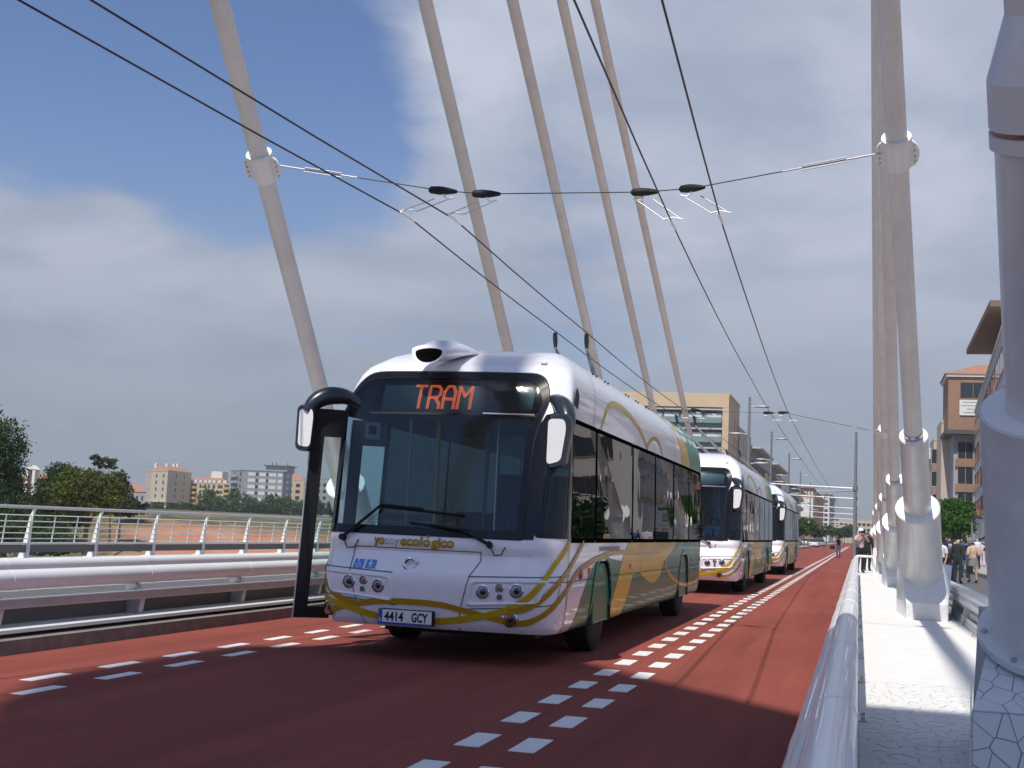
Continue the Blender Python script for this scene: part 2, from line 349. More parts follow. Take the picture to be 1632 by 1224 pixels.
def tile_face(parent, origin, u, v, w, h, size, seed, gap=.006, t=.006, limit=300, material=None, keep=None, cut=None):
    origin, u, v = Vector(origin), Vector(u), Vector(v); n = u.cross(v).normalized(); rnd = random.Random(seed + 5); k = 0; rest = MB()
    for c in voronoi(w, h, size, seed):
        if cut: c = clip(c, cut, (-cut[0], -cut[1]))
        if len(c) < 3: continue
        c = shrink(c, gap); cx = sum(p[0] for p in c) / len(c); cy = sum(p[1] for p in c) / len(c)
        if keep and not keep(cx, cy): continue
        d = n * (t + rnd.uniform(-.001, .0015)); tilt = (rnd.uniform(-.012, .012), rnd.uniform(-.012, .012)); o3 = origin + u * cx + v * cy
        base = [u * (p[0] - cx) + v * (p[1] - cy) for p in c]; top = [b + d + n * (tilt[0] * (p[0] - cx) + tilt[1] * (p[1] - cy)) for b, p in zip(base, c)]
        m = len(c); fs = [tuple(range(m, 2 * m))] + [(i, (i + 1) % m, m + (i + 1) % m, m + i) for i in range(m)]
        if k < limit: ob('tile', MB().add(base + top, fs).mesh('tile', material or TILE), parent, o3)
        else: rest.add([o3 + q for q in base + top], fs)
        k += 1
    if rest.v: o = rest.build('tile_field', material or TILE, parent); o['kind'] = 'stuff'
MB().box(0.02, .97, 5.7, 12.2, .1752, .1764).build('grout_bed', mat('walk_joint', (.56, .55, .53), .9), rw)
tile_face(rw, (.02, 5.7, .1766), (1, 0, 0), (0, 1, 0), .95, 6.5, .115, 11, .004, .006, 260, WALK)

# ------------------------------------------------------------------ parapets
def rail_profile(s, ztop):
    """rounded double bulge; s is the side that faces the traffic"""
    c1, r1, c2, r2 = (0, ztop - .075), .078, (.045 * s, ztop - .205), .108; o = (.03 * s, ztop - .14); out = []
    for k in range(40):
        a = 2 * math.pi * k / 40; d = Vector((math.cos(a), math.sin(a))); best = .03
        for c, r in ((c1, r1), (c2, r2)):
            f = Vector((o[0] - c[0], o[1] - c[1])); b = f.dot(d); q = b * b - f.dot(f) + r * r
            if q > 0: best = max(best, -b + math.sqrt(q))
        out.append((o[0] + d.x * best, o[1] + d.y * best))
    return out
def parapet(label, x, s, y0, y1, ztop, yp, pmat=MESHM):
    t = thing('road_parapet', label, 'parapet', (x, y0, .175)); L = y1 - y0; zt = ztop - .175
    pr = rail_profile(s, zt); rings = [[(p[0], y, p[1]) for p in pr] for y in np.linspace(0, L, 2)]
    MB().loft(rings).build('rail', RAILM, t, smooth=True)
    b = MB().box(min(.04 * s, .205 * s), max(.04 * s, .205 * s), 0, L, zt - .47, zt - .37); b.build('box_rail', RAILG, t, bevel=.012)
    MB().box(min(-.01 * s, .0), max(-.01 * s, .0), 0, L, .05, zt - .46).build('mesh_panel', pmat, t)
    MB().extrude([(p[0] * s, 0, p[1]) for p in ((-.03, .0), (.30, .0), (.30, .035), (.20, .05), (-.03, .05))], (0, L, 0)).build('base_strip', WHITEP, t, fixn=True)
    pm = MB(); pts = [(-.07 * s, 0), (.15 * s, 0), (.18 * s, .2), (.18 * s, zt - .40), (.05 * s, zt - .26), (-.03 * s, zt - .2), (-.03 * s, .3)]
    pm.extrude([(p[0], -.045, p[1]) for p in pts], (0, .09, 0)); pm.box(-.12, .15, -.14, .14, 0, .022)
    for bx in (-.09, .12):
        for by in (-.11, .11): pm.box(bx - .014, bx + .014, by - .014, by + .014, .022, .045)
    pmesh = pm.mesh('post', RAILG, fixn=True); jm = MB().loft([[(p[0] * 1.0 + (p[0] - .03 * s) * .02, y, p[1] + (p[1] - zt + .14) * .02) for p in pr] for y in (-.09, .09)]).mesh('rail_joint', RAILM, smooth=True)
    y = yp
    while y < y1:
        if y > y0: ob('post', pmesh, t, (0, y - y0, 0))
        if y > y0: ob('rail_joint', jm, t, (0, y - y0 + .3, 0))
        y += 2.54
    return t
parapet('white rounded road parapet along the far left edge of the red road', -8.06, 1, -10, 95, .865, 13.3 - 2.54 * 9)
PR = parapet('white tubular parapet between the red road and the near walkway, closest to camera', -.07, -1, 1.2, 48.2, .885, 9.5 - 2.54 * 3)
parapet('low white parapet between the walkway and the right carriageway', 1.66, 1, 1.5, 95, .76, 9.0 - 2.54 * 2, WHITEP)
g = thing('end_rail', 'white bent tube closing the end of the near parapet', 'railing', (-.07, 48.25, .175))
MB().tube(smooth_curve([(0, 0, .0), (0, 0, .62), (.04, 0, .68), (.1, 0, .7), (.52, 0, .7), (.58, 0, .68), (.62, 0, .62), (.62, 0, 0)], 4), .045, 8).build('bent_tube', WHITEP, g, smooth=True)
MB().box(.585, .70, -.05, .05, .02, 1.02).build('upright', WHITEP, g, bevel=.01); MB().box(-.1, .75, -.08, .08, 0, .02).build('base_plate', WHITEP, g)
def outer_railing():
    t = thing('pedestrian_railing', 'white open railing with thin horizontal rails at the left edge of the bridge', 'railing', (-17, 8.0, .24)); L = 90
    MB().tube([(.16, 0, 1.09), (.16, L, 1.09)], .036, 8).build('handrail', RAILG, t, smooth=True)
    for z in (.92, .79, .67, .545, .425):
        xo = .03 + (z / .92) * .06; MB().tube([(xo, 0, z), (xo, L, z)], .0125, 6).build('rail', WHITEP, t)
    MB().box(-.03, .05, 0, L, .30, .345).build('bottom_beam', WHITEP, t); MB().box(-.02, .03, 0, L, .13, .29).build('perforated_panel', MESHM, t)
    pm = MB().extrude([(-.16, -.018, 0), (.10, -.018, 0), (.10, -.018, .3), (.13, -.018, .9), (.19, -.018, 1.06), (.15, -.018, 1.075), (.07, -.018, .93), (-.05, -.018, .34)], (0, .036, 0))
    pm.box(-.18, .16, -.12, .12, 0, .02); pme = pm.mesh('post', WHITEP, fixn=True)
    um = MB().tube([(.04, 0, .32), (.10, 0, .93)], .014, 6).mesh('upright', WHITEP)
    y = .65
    while y < L:
        ob('post', pme, t, (0, y, 0))
        for k in (1, 2): ob('upright', um, t, (0, y + 2.53 * k / 3, 0))
        y += 2.53
outer_railing()
def right_outer_railing():
    t = thing('pedestrian_railing', 'white railing at the outer right edge of the bridge beyond the crowd', 'railing', (9.5, 8.0, .17)); L = 90
    MB().tube([(0, 0, 1.09), (0, L, 1.09)], .036, 8).build('handrail', RAILG, t, smooth=True)
    for z in (.92, .79, .67, .545, .425): MB().tube([(0, 0, z), (0, L, z)], .0125, 6).build('rail', WHITEP, t)
    pme = MB().box(-.05, .05, -.02, .02, 0, 1.07).mesh('post', WHITEP); y = .65
    while y < L: ob('post', pme, t, (0, y, 0)); y += 2.53
right_outer_railing()

# ------------------------------------------------------------------ pylon (above and behind the camera) and its stays
APEX_Y, APEX_Z, XL0, XR0, XLP, XRP = -8.5, 30.0, -9.05, 1.11, -6.1, -2.04
def pylon():
    t = thing('bridge_pylon', 'white concrete arch pylon standing over the road with a broad crown', 'pylon', (-4.05, -9.6, -.1))
    def leg(s):
        c = smooth_curve([(8.2 * s, 0, 0), (7.6 * s, 0, 6), (6.4 * s, 0, 12), (4.6 * s, 0, 17.5), (2.6 * s, 0, 21.5)], 6); rings = []
        for i, p in enumerate(c):
            f = i / (len(c) - 1); w, d = .65 + .35 * f, 1.1 + .2 * f
            rings.append([(p.x - w, -d, p.z), (p.x + w, -d, p.z), (p.x + w, d, p.z), (p.x - w, d, p.z)])
        return MB().loft(rings)
    leg(-1).build('leg', WHITEP, t, smooth=True); leg(1).build('leg', WHITEP, t, smooth=True)
    cr_ = [(-2.35, 18.5), (2.45, 18.5), (4.35, 25), (4.85, 28.5), (4.05, 30.25), (0.65, 30.45), (-0.65, 32.45), (-1.55, 33.8), (-2.65, 35.6), (-3.8, 36.3), (-5.3, 35.6), (-6.15, 34.2), (-6.1, 32.9), (-5.2, 30.3), (-4.5, 29), (-3.8, 26)]
    MB().extrude([(x, -1.3, z) for x, z in cr_], (0, 2.6, 0)).build('crown', WHITEP, t, fixn=True, bevel=.12)
pylon()
def block_mesh(hwf, hwb, inset, yf, zf, yb, zb, yr):
    """wedge footing: low front, sloped seat square to the stay, straight back"""
    def ring(s): return [(s * hwf, yf, 0), (s * hwf, yf, zf), (s * (hwb - inset), yb, zb), (s * (hwb - inset), yr, zb), (s * hwb, yr, 0)]
    return MB().loft([ring(-1), ring(1)])
def stay(side, Yb, i, label, spiral=False, collar_px=None, first=False):
    x0, xp = (XL0, XLP) if side < 0 else (XR0, [XRP, -2.31, -1.33, -.88, -.66, -.54][i])
    if first: x0 = 1.15
    B = Vector((x0, Yb, .3)); A = Vector((xp, APEX_Y - 1.1, APEX_Z - (0 if i < 2 else .0))); d = (A - B).normalized()
    t = thing('bridge_stay', label, 'bridge stay', (x0, Yb, .175), group='inclined stays of the bridge'); O = t.location
    P = lambda z: (B + d * ((z - B.z) / d.z)) - O          # axis point at height z, in the stay's own frame
    el = math.atan2(d.z, -d.y)
    if first: hwf, hwb, ins, yf, zf, yb, zb, yr = .57, .43, .04, -.92, .40, -.10, .86, .85
    else:
        run = .62 / math.tan(math.pi / 2 - el); run = .62 * math.tan(el); run = min(run, .75); hwf, hwb, ins, yf, zf, yb, zb, yr = .33, .42, 0, -1.25, .27, -1.25 + run, .9, .55 + run
    blk = block_mesh(hwf, hwb, ins, yf, zf, yb, zb, yr).build('footing', GROUT if first else (WHITEP if i > 1 else TILE), t, fixn=True)
    if first:
        tile_face(blk, (-hwf, yf, 0.0), (1, 0, 0), (0, 0, 1), .62, zf, .105, 21, .005, .007)
        sl = Vector((0, yb - yf, zb - zf)); tile_face(blk, (-hwf + .0, yf, zf), Vector((1, 0, 0)), sl.normalized(), 2 * hwf - .1, sl.length, .11, 22, .005, .007, keep=lambda a, b: math.hypot(a - .50, b - .66) > .37, cut=(1, -.19 / sl.length))
        u = Vector((hwf - hwb + ins, yb - yf, 0)).normalized()
        tile_face(blk, (-hwf, yf, 0), Vector((-.0, 0, 1)), Vector((.079, 1, 0)).normalized(), .37, 1.7, .11, 23, .005, .007)
        n_ = d; c0 = P(.98); MB().tube([c0 - n_ * .03, c0 + n_ * .012], .43, 40).build('seat_ring', PIPE, blk, smooth=True)
        for k in range(8):
            a = k * math.pi / 4 + .2; u_ = d.cross(Vector((0, 0, 1))).normalized(); w_ = d.cross(u_); q = c0 + n_ * .010 + (u_ * math.cos(a) + w_ * math.sin(a)) * .395
            MB().tube([q, q + n_ * .02], .016, 6).build('bolt', STEEL, blk)
    if i == 1 and side > 0 and not first: tile_face(blk, (-hwf, yf, 0), (1, 0, 0), (0, 0, 1), 2 * hwf, zf, .07, 31, .004, .004, 0, TILE)
    zs, zi, r1, r2, rs = (2.13, 3.32, .365, .235, .132) if first else (1.99, 3.06, .35, .215, .135)
    P0 = P(.62 if not first else .8)
    sl_ = MB().tube([P0, P(zs)], r1, 36).build('anchor_sleeve', PIPE, t, smooth=True)
    MB().tube([P(zs) - d * .01, P(zs) + d * .012], r1 - .012, 36).build('sleeve_cap', WHITEP, sl_, smooth=True)
    fd = Vector((0, -1, 0)) - d * -d.y; fd = (fd + Vector((-.25, 0, 0))).normalized(); fd = (fd - d * fd.dot(d)).normalized()
    MB().tube([P0 + fd * r1, P(zs) - d * .02 + fd * r1], .0045, 5).build('weld_seam', STAYM, sl_)
    i_ = MB().tube([P(zs) + d * .012, P(zi)], r2, 32).build('inner_sleeve', PIPE, t, smooth=True)
    MB().tube([P(zs) + d * .015 + fd * r2, P(zi) - d * .012 + fd * r2], .0045, 5).build('weld_seam', STAYM, i_)
    if first:
        MB().tube([P(zi), P(zi) + d * .07], r2 + .022, 32).build('lower_ring', STAYM, i_, smooth=True)
        MB().tube([P(zi) + d * .07, P(zi) + d * .10], r2 + .005, 32).build('slot', BRONZE, i_, smooth=True)
        MB().tube([P(zi) + d * .10, P(zi) + d * .32], r2 + .022, 32).build('upper_ring', STAYM, i_, smooth=True)
        MB().tube([P(zi) + d * .32, P(zi) + d * .62], [r2 + .022, .165], 32).build('cone', PIPE, i_, smooth=True)
        MB().tube([P(zi) + d * .62, P(zi) + d * .86], .168, 32).build('neck_ring', STAYM, i_, smooth=True)
        MB().tube([P(zi) + d * .86, P(zi) + d * .89], .15, 32).build('slot', BRONZE, i_, smooth=True)
        MB().tube([P(zi) + d * .89, P(zi) + d * .95], .168, 32).build('neck_band', STAYM, i_, smooth=True)
    else:
        MB().tube([P(zi) - d * .01, P(zi) + d * .012], r2 - .012, 32).build('inner_cap', WHITEP, i_, smooth=True)
        MB().tube([P(zi) + d * .012, P(zi) + d * .10], rs + .012, 24).build('neck_band', STEEL, i_, smooth=True)
    st = MB().tube([P(zi), A - O], rs, 24).build('stay_tube', STAYM, t, smooth=True)
    u_ = d.cross(Vector((0, 0, 1))).normalized(); w_ = d.cross(u_); Lt = ((A - O) - P(zi)).length
    if spiral:
        pts = []; n = int(min(Lt, 34) / .075)
        for k in range(n):
            a = 2 * math.pi * k * .075 / .62; pts.append(P(zi) + d * (.1 + k * .075) + (u_ * math.cos(a) + w_ * math.sin(a)) * (rs + .001))
        MB().tube(pts, .005, 4).build('spiral_fin', STAYM, st)
    if collar_px:
        lo, hi = 3.2, 25
        for _ in range(40):
            m_ = (lo + hi) / 2
            if proj(P(m_) + O)[1] > collar_px: lo = m_
            else: hi = m_
        c = P(lo); cl = MB().tube([c - d * .2, c + d * .2], rs + .03, 28).build('collar', RAILM, t, smooth=True)
        for s_ in (-1, 1):
            ear = []; 
            for k in range(13):
                a = -math.pi / 2 + math.pi * k / 12; ear.append(c + d * .2 * math.sin(a) + u_ * s_ * (rs + .01 + .13 * math.cos(a)) - w_ * .02)
            MB().extrude(ear, w_ * .04).build('flange', RAILM, cl, fixn=True)
            for q in (-.12, -.04, .04, .12):
                b = c + d * q + u_ * s_ * (rs + .085); MB().tube([b - w_ * .045, b + w_ * .045], .014, 6).build('bolt', STEEL, cl)
        MB().tube([c + d * .2, c + d * .25], [rs + .055, rs + .055], 28).build('rim', WHITEP, cl, smooth=True)
        return c + O, u_
    return None, None
ordw = ['first', 'second', 'third', 'fourth', 'fifth']
stay(1, 8.1, 0, 'shaded stay in a thick pipe on a mosaic footing at the right edge', first=True)
LC = []; RC = []
for i, Y in enumerate([23.42, 39.74, 55.2, 70.35, 85.89]):
    lab = ['pale inclined stay with collar rising just left of the front bus mirror', 'pale inclined stay rising behind the roof camera of the front bus', 'pale inclined stay rising behind the trolley poles',
           'fourth inclined stay from the left, crossing the cream building', 'rightmost thin stay of the left row, ending at the rear of the front bus'][i]
    LC.append(stay(-1, Y, i + 1, lab, i < 3, [268, None, 655, None, None][i]))
for i, Y in enumerate([23.74, 39.5, 55.2, 70.4, 85.9]):
    lab = ['thick white stay anchorage with two cut pipes standing on the sunlit walkway', 'second stay of the walkway row, just behind the thick sunlit anchorage', 'third stay of the walkway row, with a white bracket on its left',
           'fourth stay of the walkway row, half hidden', 'last and thinnest stay of the walkway row'][i]
    RC.append(stay(1, Y, i + 1, lab, i < 3, [245, None, 688, None, None][i]))

# ------------------------------------------------------------------ overhead line
def wire(label, pts, r=.011, group='trolley wires'):
    P_ = []
    for i in range(len(pts) - 1):
        a, b = Vector(pts[i]), Vector(pts[i + 1]); n = max(2, int((b - a).length / 3)); sag = min(.12, .00025 * (b - a).length ** 2)
        for k in range(n): f = k / n; P_.append(a.lerp(b, f) - Vector((0, 0, 4 * sag * f * (1 - f))))
    P_.append(Vector(pts[-1])); o = MB().tube(P_, r, 6).build('contact_wire', WIREM, None, smooth=True); tag(o, label, 'wire', group); return o
ZW = 5.65
def w_at(px, py, z=ZW): return at(px, py, 2, z)
def wire_pts(samples, far):
    p = [w_at(*s) for s in samples]; a = p[0] + (p[0] - p[1]).normalized() * 18; return [a] + p + far
HA, HB, HC, HD = w_at(650, 345), w_at(725, 350), w_at(1072, 358), w_at(1148, 348)
def fars(x1, x2): return [Vector((x1, 48.5, ZW)), Vector((x2, 110, ZW + .1)), Vector((x2, 300, ZW + .1))]
wire('leftmost trolley wire above the buses', wire_pts([(30, 0), (650, 345), (885, 528)], fars(-6.4, -6.5)))
wire('trolley wire just right of the leftmost one, above the buses', wire_pts([(145, 0), (725, 350), (935, 530)], fars(-5.8, -5.9)))
wire('trolley wire over the free lane, the left one of the right pair', wire_pts([(915, 0), (1072, 358), (1195, 600)], fars(-3.0, -3.0)))
wire('rightmost trolley wire over the free lane', wire_pts([(1055, 0), (1148, 348), (1255, 655)], fars(-2.4, -2.4)))
def span(Cl, Cr, tops, lows, label):
    cl, cr = Cl[0] + Vector((.32, 0, .02)), Cr[0] + Vector((-.28, 0, .0))
    t = thing('span_wire', label, 'wire', cl); o = cl
    pts = [cl] + tops + [cr]; MB().tube([p - o for p in pts], .008, 6).build('cable', WIREM, t)
    for e, q in ((cl, tops[0]), (cr, tops[-1])):
        dd = (q - e).normalized(); n = Vector((0, 0, 1)); k = e - o
        tb = MB()
        for s_ in (-1, 1): tb.tube([k + dd * .35 + n * .03 * s_, k + dd * .95 + n * .03 * s_], .008, 6)
        tb.tube([k - dd * .1, k + dd * .36], .013, 6); tb.tube([k + dd * .94, k + dd * 1.2], .011, 6); tb.build('turnbuckle', RAILG, t)
    for n_, (a, b) in enumerate(zip(tops, lows)):
        lab = ['leftmost black insulator on the %s span wire with its hanger', 'second insulator from the left on the %s span wire with its hanger', 'third insulator from the left on the %s span wire with its hanger', 'rightmost insulator on the %s span wire with its hanger'][n_] % ('near' if 'near' in label else 'far')
        h = thing('wire_hanger', lab, 'insulator', a, 0, 'wire hangers on the span wires'); v = b - a
        dirx = (tops[min(n_ + 1, 3)] - tops[max(n_ - 1, 0)]).normalized()
        MB().tube([dirx * -.2, dirx * -.17, dirx * -.05, dirx * .06, dirx * .16, dirx * .2], [.022, .05, .06, .05, .032, .02], 10).build('insulator', BLACK, h, smooth=True)
        off = Vector((.0, 0, -.1)); s0 = .10 if n_ < 2 else -.10
        MB().tube([(0, 0, -.04), (s0 * .6, 0, -.12), (s0 * 1.6, 0, -.1)], .018, 6).build('clevis', RAILM, h)
        for s_ in (-.12, .12): MB().tube([Vector((s_, 0, -.11)), v + Vector((s_, 0, .07))], .008, 5).build('hanger_rod', STEEL, h)
        MB().tube([v + Vector((-.14, 0, .07)), v + Vector((0, 0, .1)), v + Vector((.14, 0, .07))], .014, 6).build('arm', RAILM, h)
        MB().tube([v + Vector((0, -.28, .0)), v + Vector((0, .28, .0))], .02, 6).build('wire_clamp', RAILM, h)
SP = [at(706, 304, 1, HA.y - .1), at(775, 309, 1, HB.y - .1), at(1028, 306, 1, HC.y + .1), at(1103, 300, 1, HD.y + .1)]
span(LC[0], RC[0], SP, [HA, HB, HC, HD], 'thin span wire between the two nearest collared stays, carrying the near insulators')
LC2 = LC[2]; 
span(LC[2], RC[2], [Vector((-6.0, 48.5, 6.05)), Vector((-5.4, 48.5, 6.0)), Vector((-3.3, 48.5, 6.0)), Vector((-2.75, 48.5, 6.02))], [Vector((-6.4, 48.5, ZW)), Vector((-5.8, 48.5, ZW)), Vector((-3.0, 48.5, ZW)), Vector((-2.4, 48.5, ZW))], 'second span wire far along the bridge, between two distant stays')
POLEG = mat('pole_grey', (.23, .24, .25), .5, metal=.3, noise=.05, nscale=2)
def gantries():
    for k, y in enumerate((110, 137, 179, 219, 273, 338)):
        t = thing('catenary_pole', ['tall grey line pole with a long arm at the end of the walkway', 'second line pole along the street, just beyond the tall one', 'third line pole along the street', 'fourth line pole along the street', 'fifth line pole along the street', 'farthest line pole along the street'][k], 'pole', (-.31 if k == 0 else -.31 - .04 * k, y, .14), 0, 'line poles with arms along the street')
        h = 10.2 if k == 0 else 6.6
        MB().tube([(0, 0, 0), (0, 0, h)], [.16, .11], 10).build('pole', POLEG, t, smooth=True)
        MB().tube([(0, 0, 5.55), (-3.2, 0, 5.62), (-8.6, 0, 5.75)], [.07, .055, .045], 8).build('arm', RAILM, t, smooth=True)
        MB().tube([(0, 0, 5.4), (0, 0, 5.75)], .22, 10).build('clamp', POLEG, t, smooth=True)
        if k == 0:
            MB().tube([(0, 0, 5.35), (-1.6, -.3, 5.25), (-3.1, -.3, 5.2)], .05, 6).build('bracket', POLEG, t)
            for x in (-2.1, -2.9): MB().tube(smooth_curve([(x, -.3, 5.2), (x - .3, -.3, 4.9), (x - .35, -.3, 4.1)], 4), .05, 6).build('drop_arm', POLEG, t)
gantries()
def street_lamps():
    first = None
    for k, (px, py) in enumerate(((1195, 633), (1230, 688), (1258, 722), (1276, 751), (1292, 770))):
        p = w_at(px, py, 11.2)
        if first is None:
            t = thing('street_lamp', 'nearest tall grey street lamp with three heads, beside the cream building', 'street lamp', (p.x, p.y, .14), 0, 'street lamps along the left side'); first = t
            MB().tube([(0, 0, 0), (0, 0, 11.06)], [.14, .09], 10).build('pole', POLEG, t, smooth=True)
            for s, z in ((1, 10.35), (-1, 8.4), (1, 6.35)):
                a = MB().tube([(0, 0, z), (.5 * s, 0, z + .02)], .045, 6).build('arm', POLEG, t)
                MB().loft([[(s * (.45 + .95 * f), w * (1 - .35 * f) * q, z + .03 + e) for q, e in ((-1, 0), (-.7, .09), (.7, .09), (1, 0), (.7, -.05), (-.7, -.05))] for f, w in ((0, .12), (.25, .2), (.7, .22), (1, .12))]).build('lamp_head', POLEG, t, fixn=True)
            MB().tube([(0, 0, 6.0), (0, 0, 6.5)], .15, 10).build('sleeve', POLEG, t)
        else:
            t = copy_tree(first); t.location = (p.x, p.y, .14)
            t['label'] = ['', 'second street lamp from the left, partly behind a bus', 'third street lamp from the left along the street', 'fourth street lamp from the left along the street', 'farthest and smallest of the five street lamps'][k]
street_lamps()
# ------------------------------------------------------------------ the trolley bus
PZ = [.33, .36, .45, .60, .80, .87, .93, 1.02, 1.10, 1.18, 1.27, 1.32, 2.0, 2.55, 2.7, 2.8, 2.9, 2.96, 3.02, 3.12, 3.26, 3.38, 3.45, 3.47]
PY = [.13, .09, .05, .015, .0, .005, .035, .09, .135, .11, .135, .15, .29, .42, .475, .517, .566, .602, .643, .755, 1.1, 1.5, 1.95, 2.1]
PW = [1.23, 1.26, 1.28, 1.30, 1.305, 1.305, 1.305, 1.305, 1.305, 1.305, 1.305, 1.305, 1.295, 1.275, 1.268, 1.258, 1.24, 1.226, 1.21, 1.165, 1.05, .90, .77, .69]
A1, A2, YS, YR, KF = .92, 1.62, .62, 12.5, .07
A3 = A2 + (YR - .35 - YS); A4 = A3 + .5; A5 = A4 + .95
def prof(z):
    y, w = np.interp(z, PZ, PY), np.interp(z, PZ, PW); xf = min(.92, w - .10); ys = YS if z < 2.62 else max(YS, y + KF + .14 + (z - 2.62) * .3)
    yr = YR - max(0, z - 2.6) ** 2 * .6; return y, w, xf, ys, yr
def SP_(a, z):
    y, w, xf, ys, yr = prof(z); s = 1 if a >= 0 else -1; a = abs(a)
    if a <= A1: return Vector((s * a / A1 * xf, y + KF * (a / A1) ** 2, z))
    if a <= A2:
        t = (a - A1) / (A2 - A1) * math.pi / 2; return Vector((s * (xf + (w - xf) * max(0, math.sin(t)) ** .8), y + KF + (ys - y - KF) * (1 - max(0, math.cos(t)) ** .8), z))
    if a <= A3: return Vector((s * w, ys + (a - A2) / (A3 - A2) * (yr - .35 - ys), z))
    if a <= A4:
        t = (a - A3) / (A4 - A3) * math.pi / 2; return Vector((s * (w - .3 * (1 - math.cos(t))), yr - .35 + .35 * math.sin(t), z))
    return Vector((s * (w - .3) * (1 - min(1, (a - A4) / (A5 - A4))), yr, z))
def SN(a, z):
    e = .012; u = SP_(a + e, z) - SP_(a - e, z); zl, zh = max(.331, z - e), min(3.469, z + e); v = SP_(a, zh) - SP_(a, zl)
    n = u.cross(v).normalized(); return n
def SO(a, z, off): return SP_(a, z) + SN(a, z) * off
def ayy(y): return y + (A2 - YS)                       # side position y -> surface coordinate
def inpoly(p, poly):
    c = False; j = len(poly) - 1
    for i in range(len(poly)):
        (xi, yi), (xj, yj) = poly[i], poly[j]
        if (yi > p[1]) != (yj > p[1]) and p[0] < (xj - xi) * (p[1] - yi) / (yj - yi) + xi: c = not c
        j = i
    return c
def patch(poly, off, material, name, parent, step=.07, exclude=None, mirror=False, smooth=True, stepz=None):
    stepz = stepz or step
    bm = bmesh.new(); vs = [bm.verts.new((p[0], p[1], 0)) for p in poly]; bm.faces.new(vs); bmesh.ops.triangulate(bm, faces=bm.faces[:])
    for ax, st in ((0, step), (1, stepz)):
        lo, hi = min(p[ax] for p in poly), max(p[ax] for p in poly); k = math.floor(lo / st) + 1
        while k * st < hi - 1e-4:
            co = Vector((0, 0, 0)); co[ax] = k * st; no = Vector((0, 0, 0)); no[ax] = 1
            bmesh.ops.bisect_plane(bm, geom=bm.verts[:] + bm.edges[:] + bm.faces[:], plane_co=co, plane_no=no); k += 1
    if exclude:
        dl = [f for f in bm.faces if exclude(f.calc_center_median().x, f.calc_center_median().y)]; bmesh.ops.delete(bm, geom=dl, context='FACES')
    for v in bm.verts:
        a, z = v.co.x, max(.332, min(3.468, v.co.y)); v.co = SO(-a if mirror else a, z, off)
    bmesh.ops.recalc_face_normals(bm, faces=bm.faces)
    me = bpy.data.meshes.new(name); bm.to_mesh(me); bm.free(); me.materials.append(material)
    if smooth: smooth_mesh(me, 50)
    return ob(name, me, parent)
def ribbon(pts, w, off, material, name, parent, n=8, mirror=False, curve=True, mb=None):
    c = smooth_curve(pts, n) if curve else [Vector((*p, 0)) for p in pts]
    d = []                                                # densify
    for i in range(len(c) - 1):
        k = max(1, int((c[i + 1] - c[i]).length / .07))
        for j in range(k): d.append(c[i].lerp(c[i + 1], j / k))
    d.append(c[-1]); vs = []; fs = []
    for i, p in enumerate(d):
        t = (d[min(i + 1, len(d) - 1)] - d[max(i - 1, 0)]).normalized(); q = Vector((-t.y, t.x, 0)); ww = w(i / (len(d) - 1)) if callable(w) else w
        for s in (-.5, .5):
            r = p + q * s * ww; vs.append(SO(-r.x if mirror else r.x, max(.332, min(3.468, r.y)), off))
    fs = [(2 * i, 2 * i + 2, 2 * i + 3, 2 * i + 1) for i in range(len(d) - 1)]
    if mb is not None: mb.add(vs, fs); return
    return MB().add(vs, fs).build(name, material, parent, smooth=True, fixn=True)
def ring(outer, inner, off, material, name, parent, mirror=False):
    vs = []; n = len(outer)
    for p in list(outer) + list(inner): vs.append(SO(-p[0] if mirror else p[0], p[1], off))
    return MB().add(vs, [(i, (i + 1) % n, n + (i + 1) % n, n + i) for i in range(n)]).build(name, material, parent, smooth=True, fixn=True)
def dense(poly, st=.06):
    out = []
    for i in range(len(poly)):
        a, b = Vector(poly[i]), Vector(poly[(i + 1) % len(poly)]); k = max(1, int((b - a).length / st))
        out += [tuple(a.lerp(b, j / k)[:2]) for j in range(k)]
    return out
def scaled(poly, w):
    xs = [p[0] for p in poly]; ys = [p[1] for p in poly]; cx, cy = (min(xs) + max(xs)) / 2, (min(ys) + max(ys)) / 2; hx, hy = (max(xs) - min(xs)) / 2, (max(ys) - min(ys)) / 2
    return [(cx + (p[0] - cx) * (1 - w / hx), cy + (p[1] - cy) * (1 - w / hy)) for p in poly]
WSO = [tuple(p) for p in round_poly([(-1.50, 1.275), (.90, 1.275), (.915, 2.4), (1.06, 2.78), (.93, 3.03), (-1.05, 3.03), (-1.38, 2.78), (-1.48, 2.4)], [.03, .03, .2, .18, .26, .26, .18, .2], 5)]
WSO = dense(WSO); WSI = scaled(WSO, .055)
QTO = dense([tuple(p) for p in round_poly([(1.0, 1.30), (1.56, 1.30), (1.56, 2.54), (1.10, 2.54), (1.02, 2.3)], .05, 4)]); QTI = scaled(QTO, .03)
PANES = [(.66, 1.92), (1.96, 4.40), (4.44, 6.38), (6.42, 8.35), (8.39, 10.3), (10.34, 12.1)]
ARCH = [(2.5, .60, 1.07), (9.85, .62, 1.07)]
def in_arch(y, z, g=0):
    for yc, hw, top in ARCH:
        if abs(y - yc) < hw + g and z < .33 + (top + g - .33) * math.sqrt(max(0, 1 - (abs(y - yc) / (hw + g)) ** 3)): return True
    return False
def arch_pts(yc, hw, top, n=22):
    out = []
    for k in range(n + 1):
        u = -1 + 2 * k / n; u = math.sin(u * math.pi / 2); out.append((yc + hw * u, .335 + (top - .335) * math.sqrt(max(0, 1 - abs(u) ** 3))))
    return out
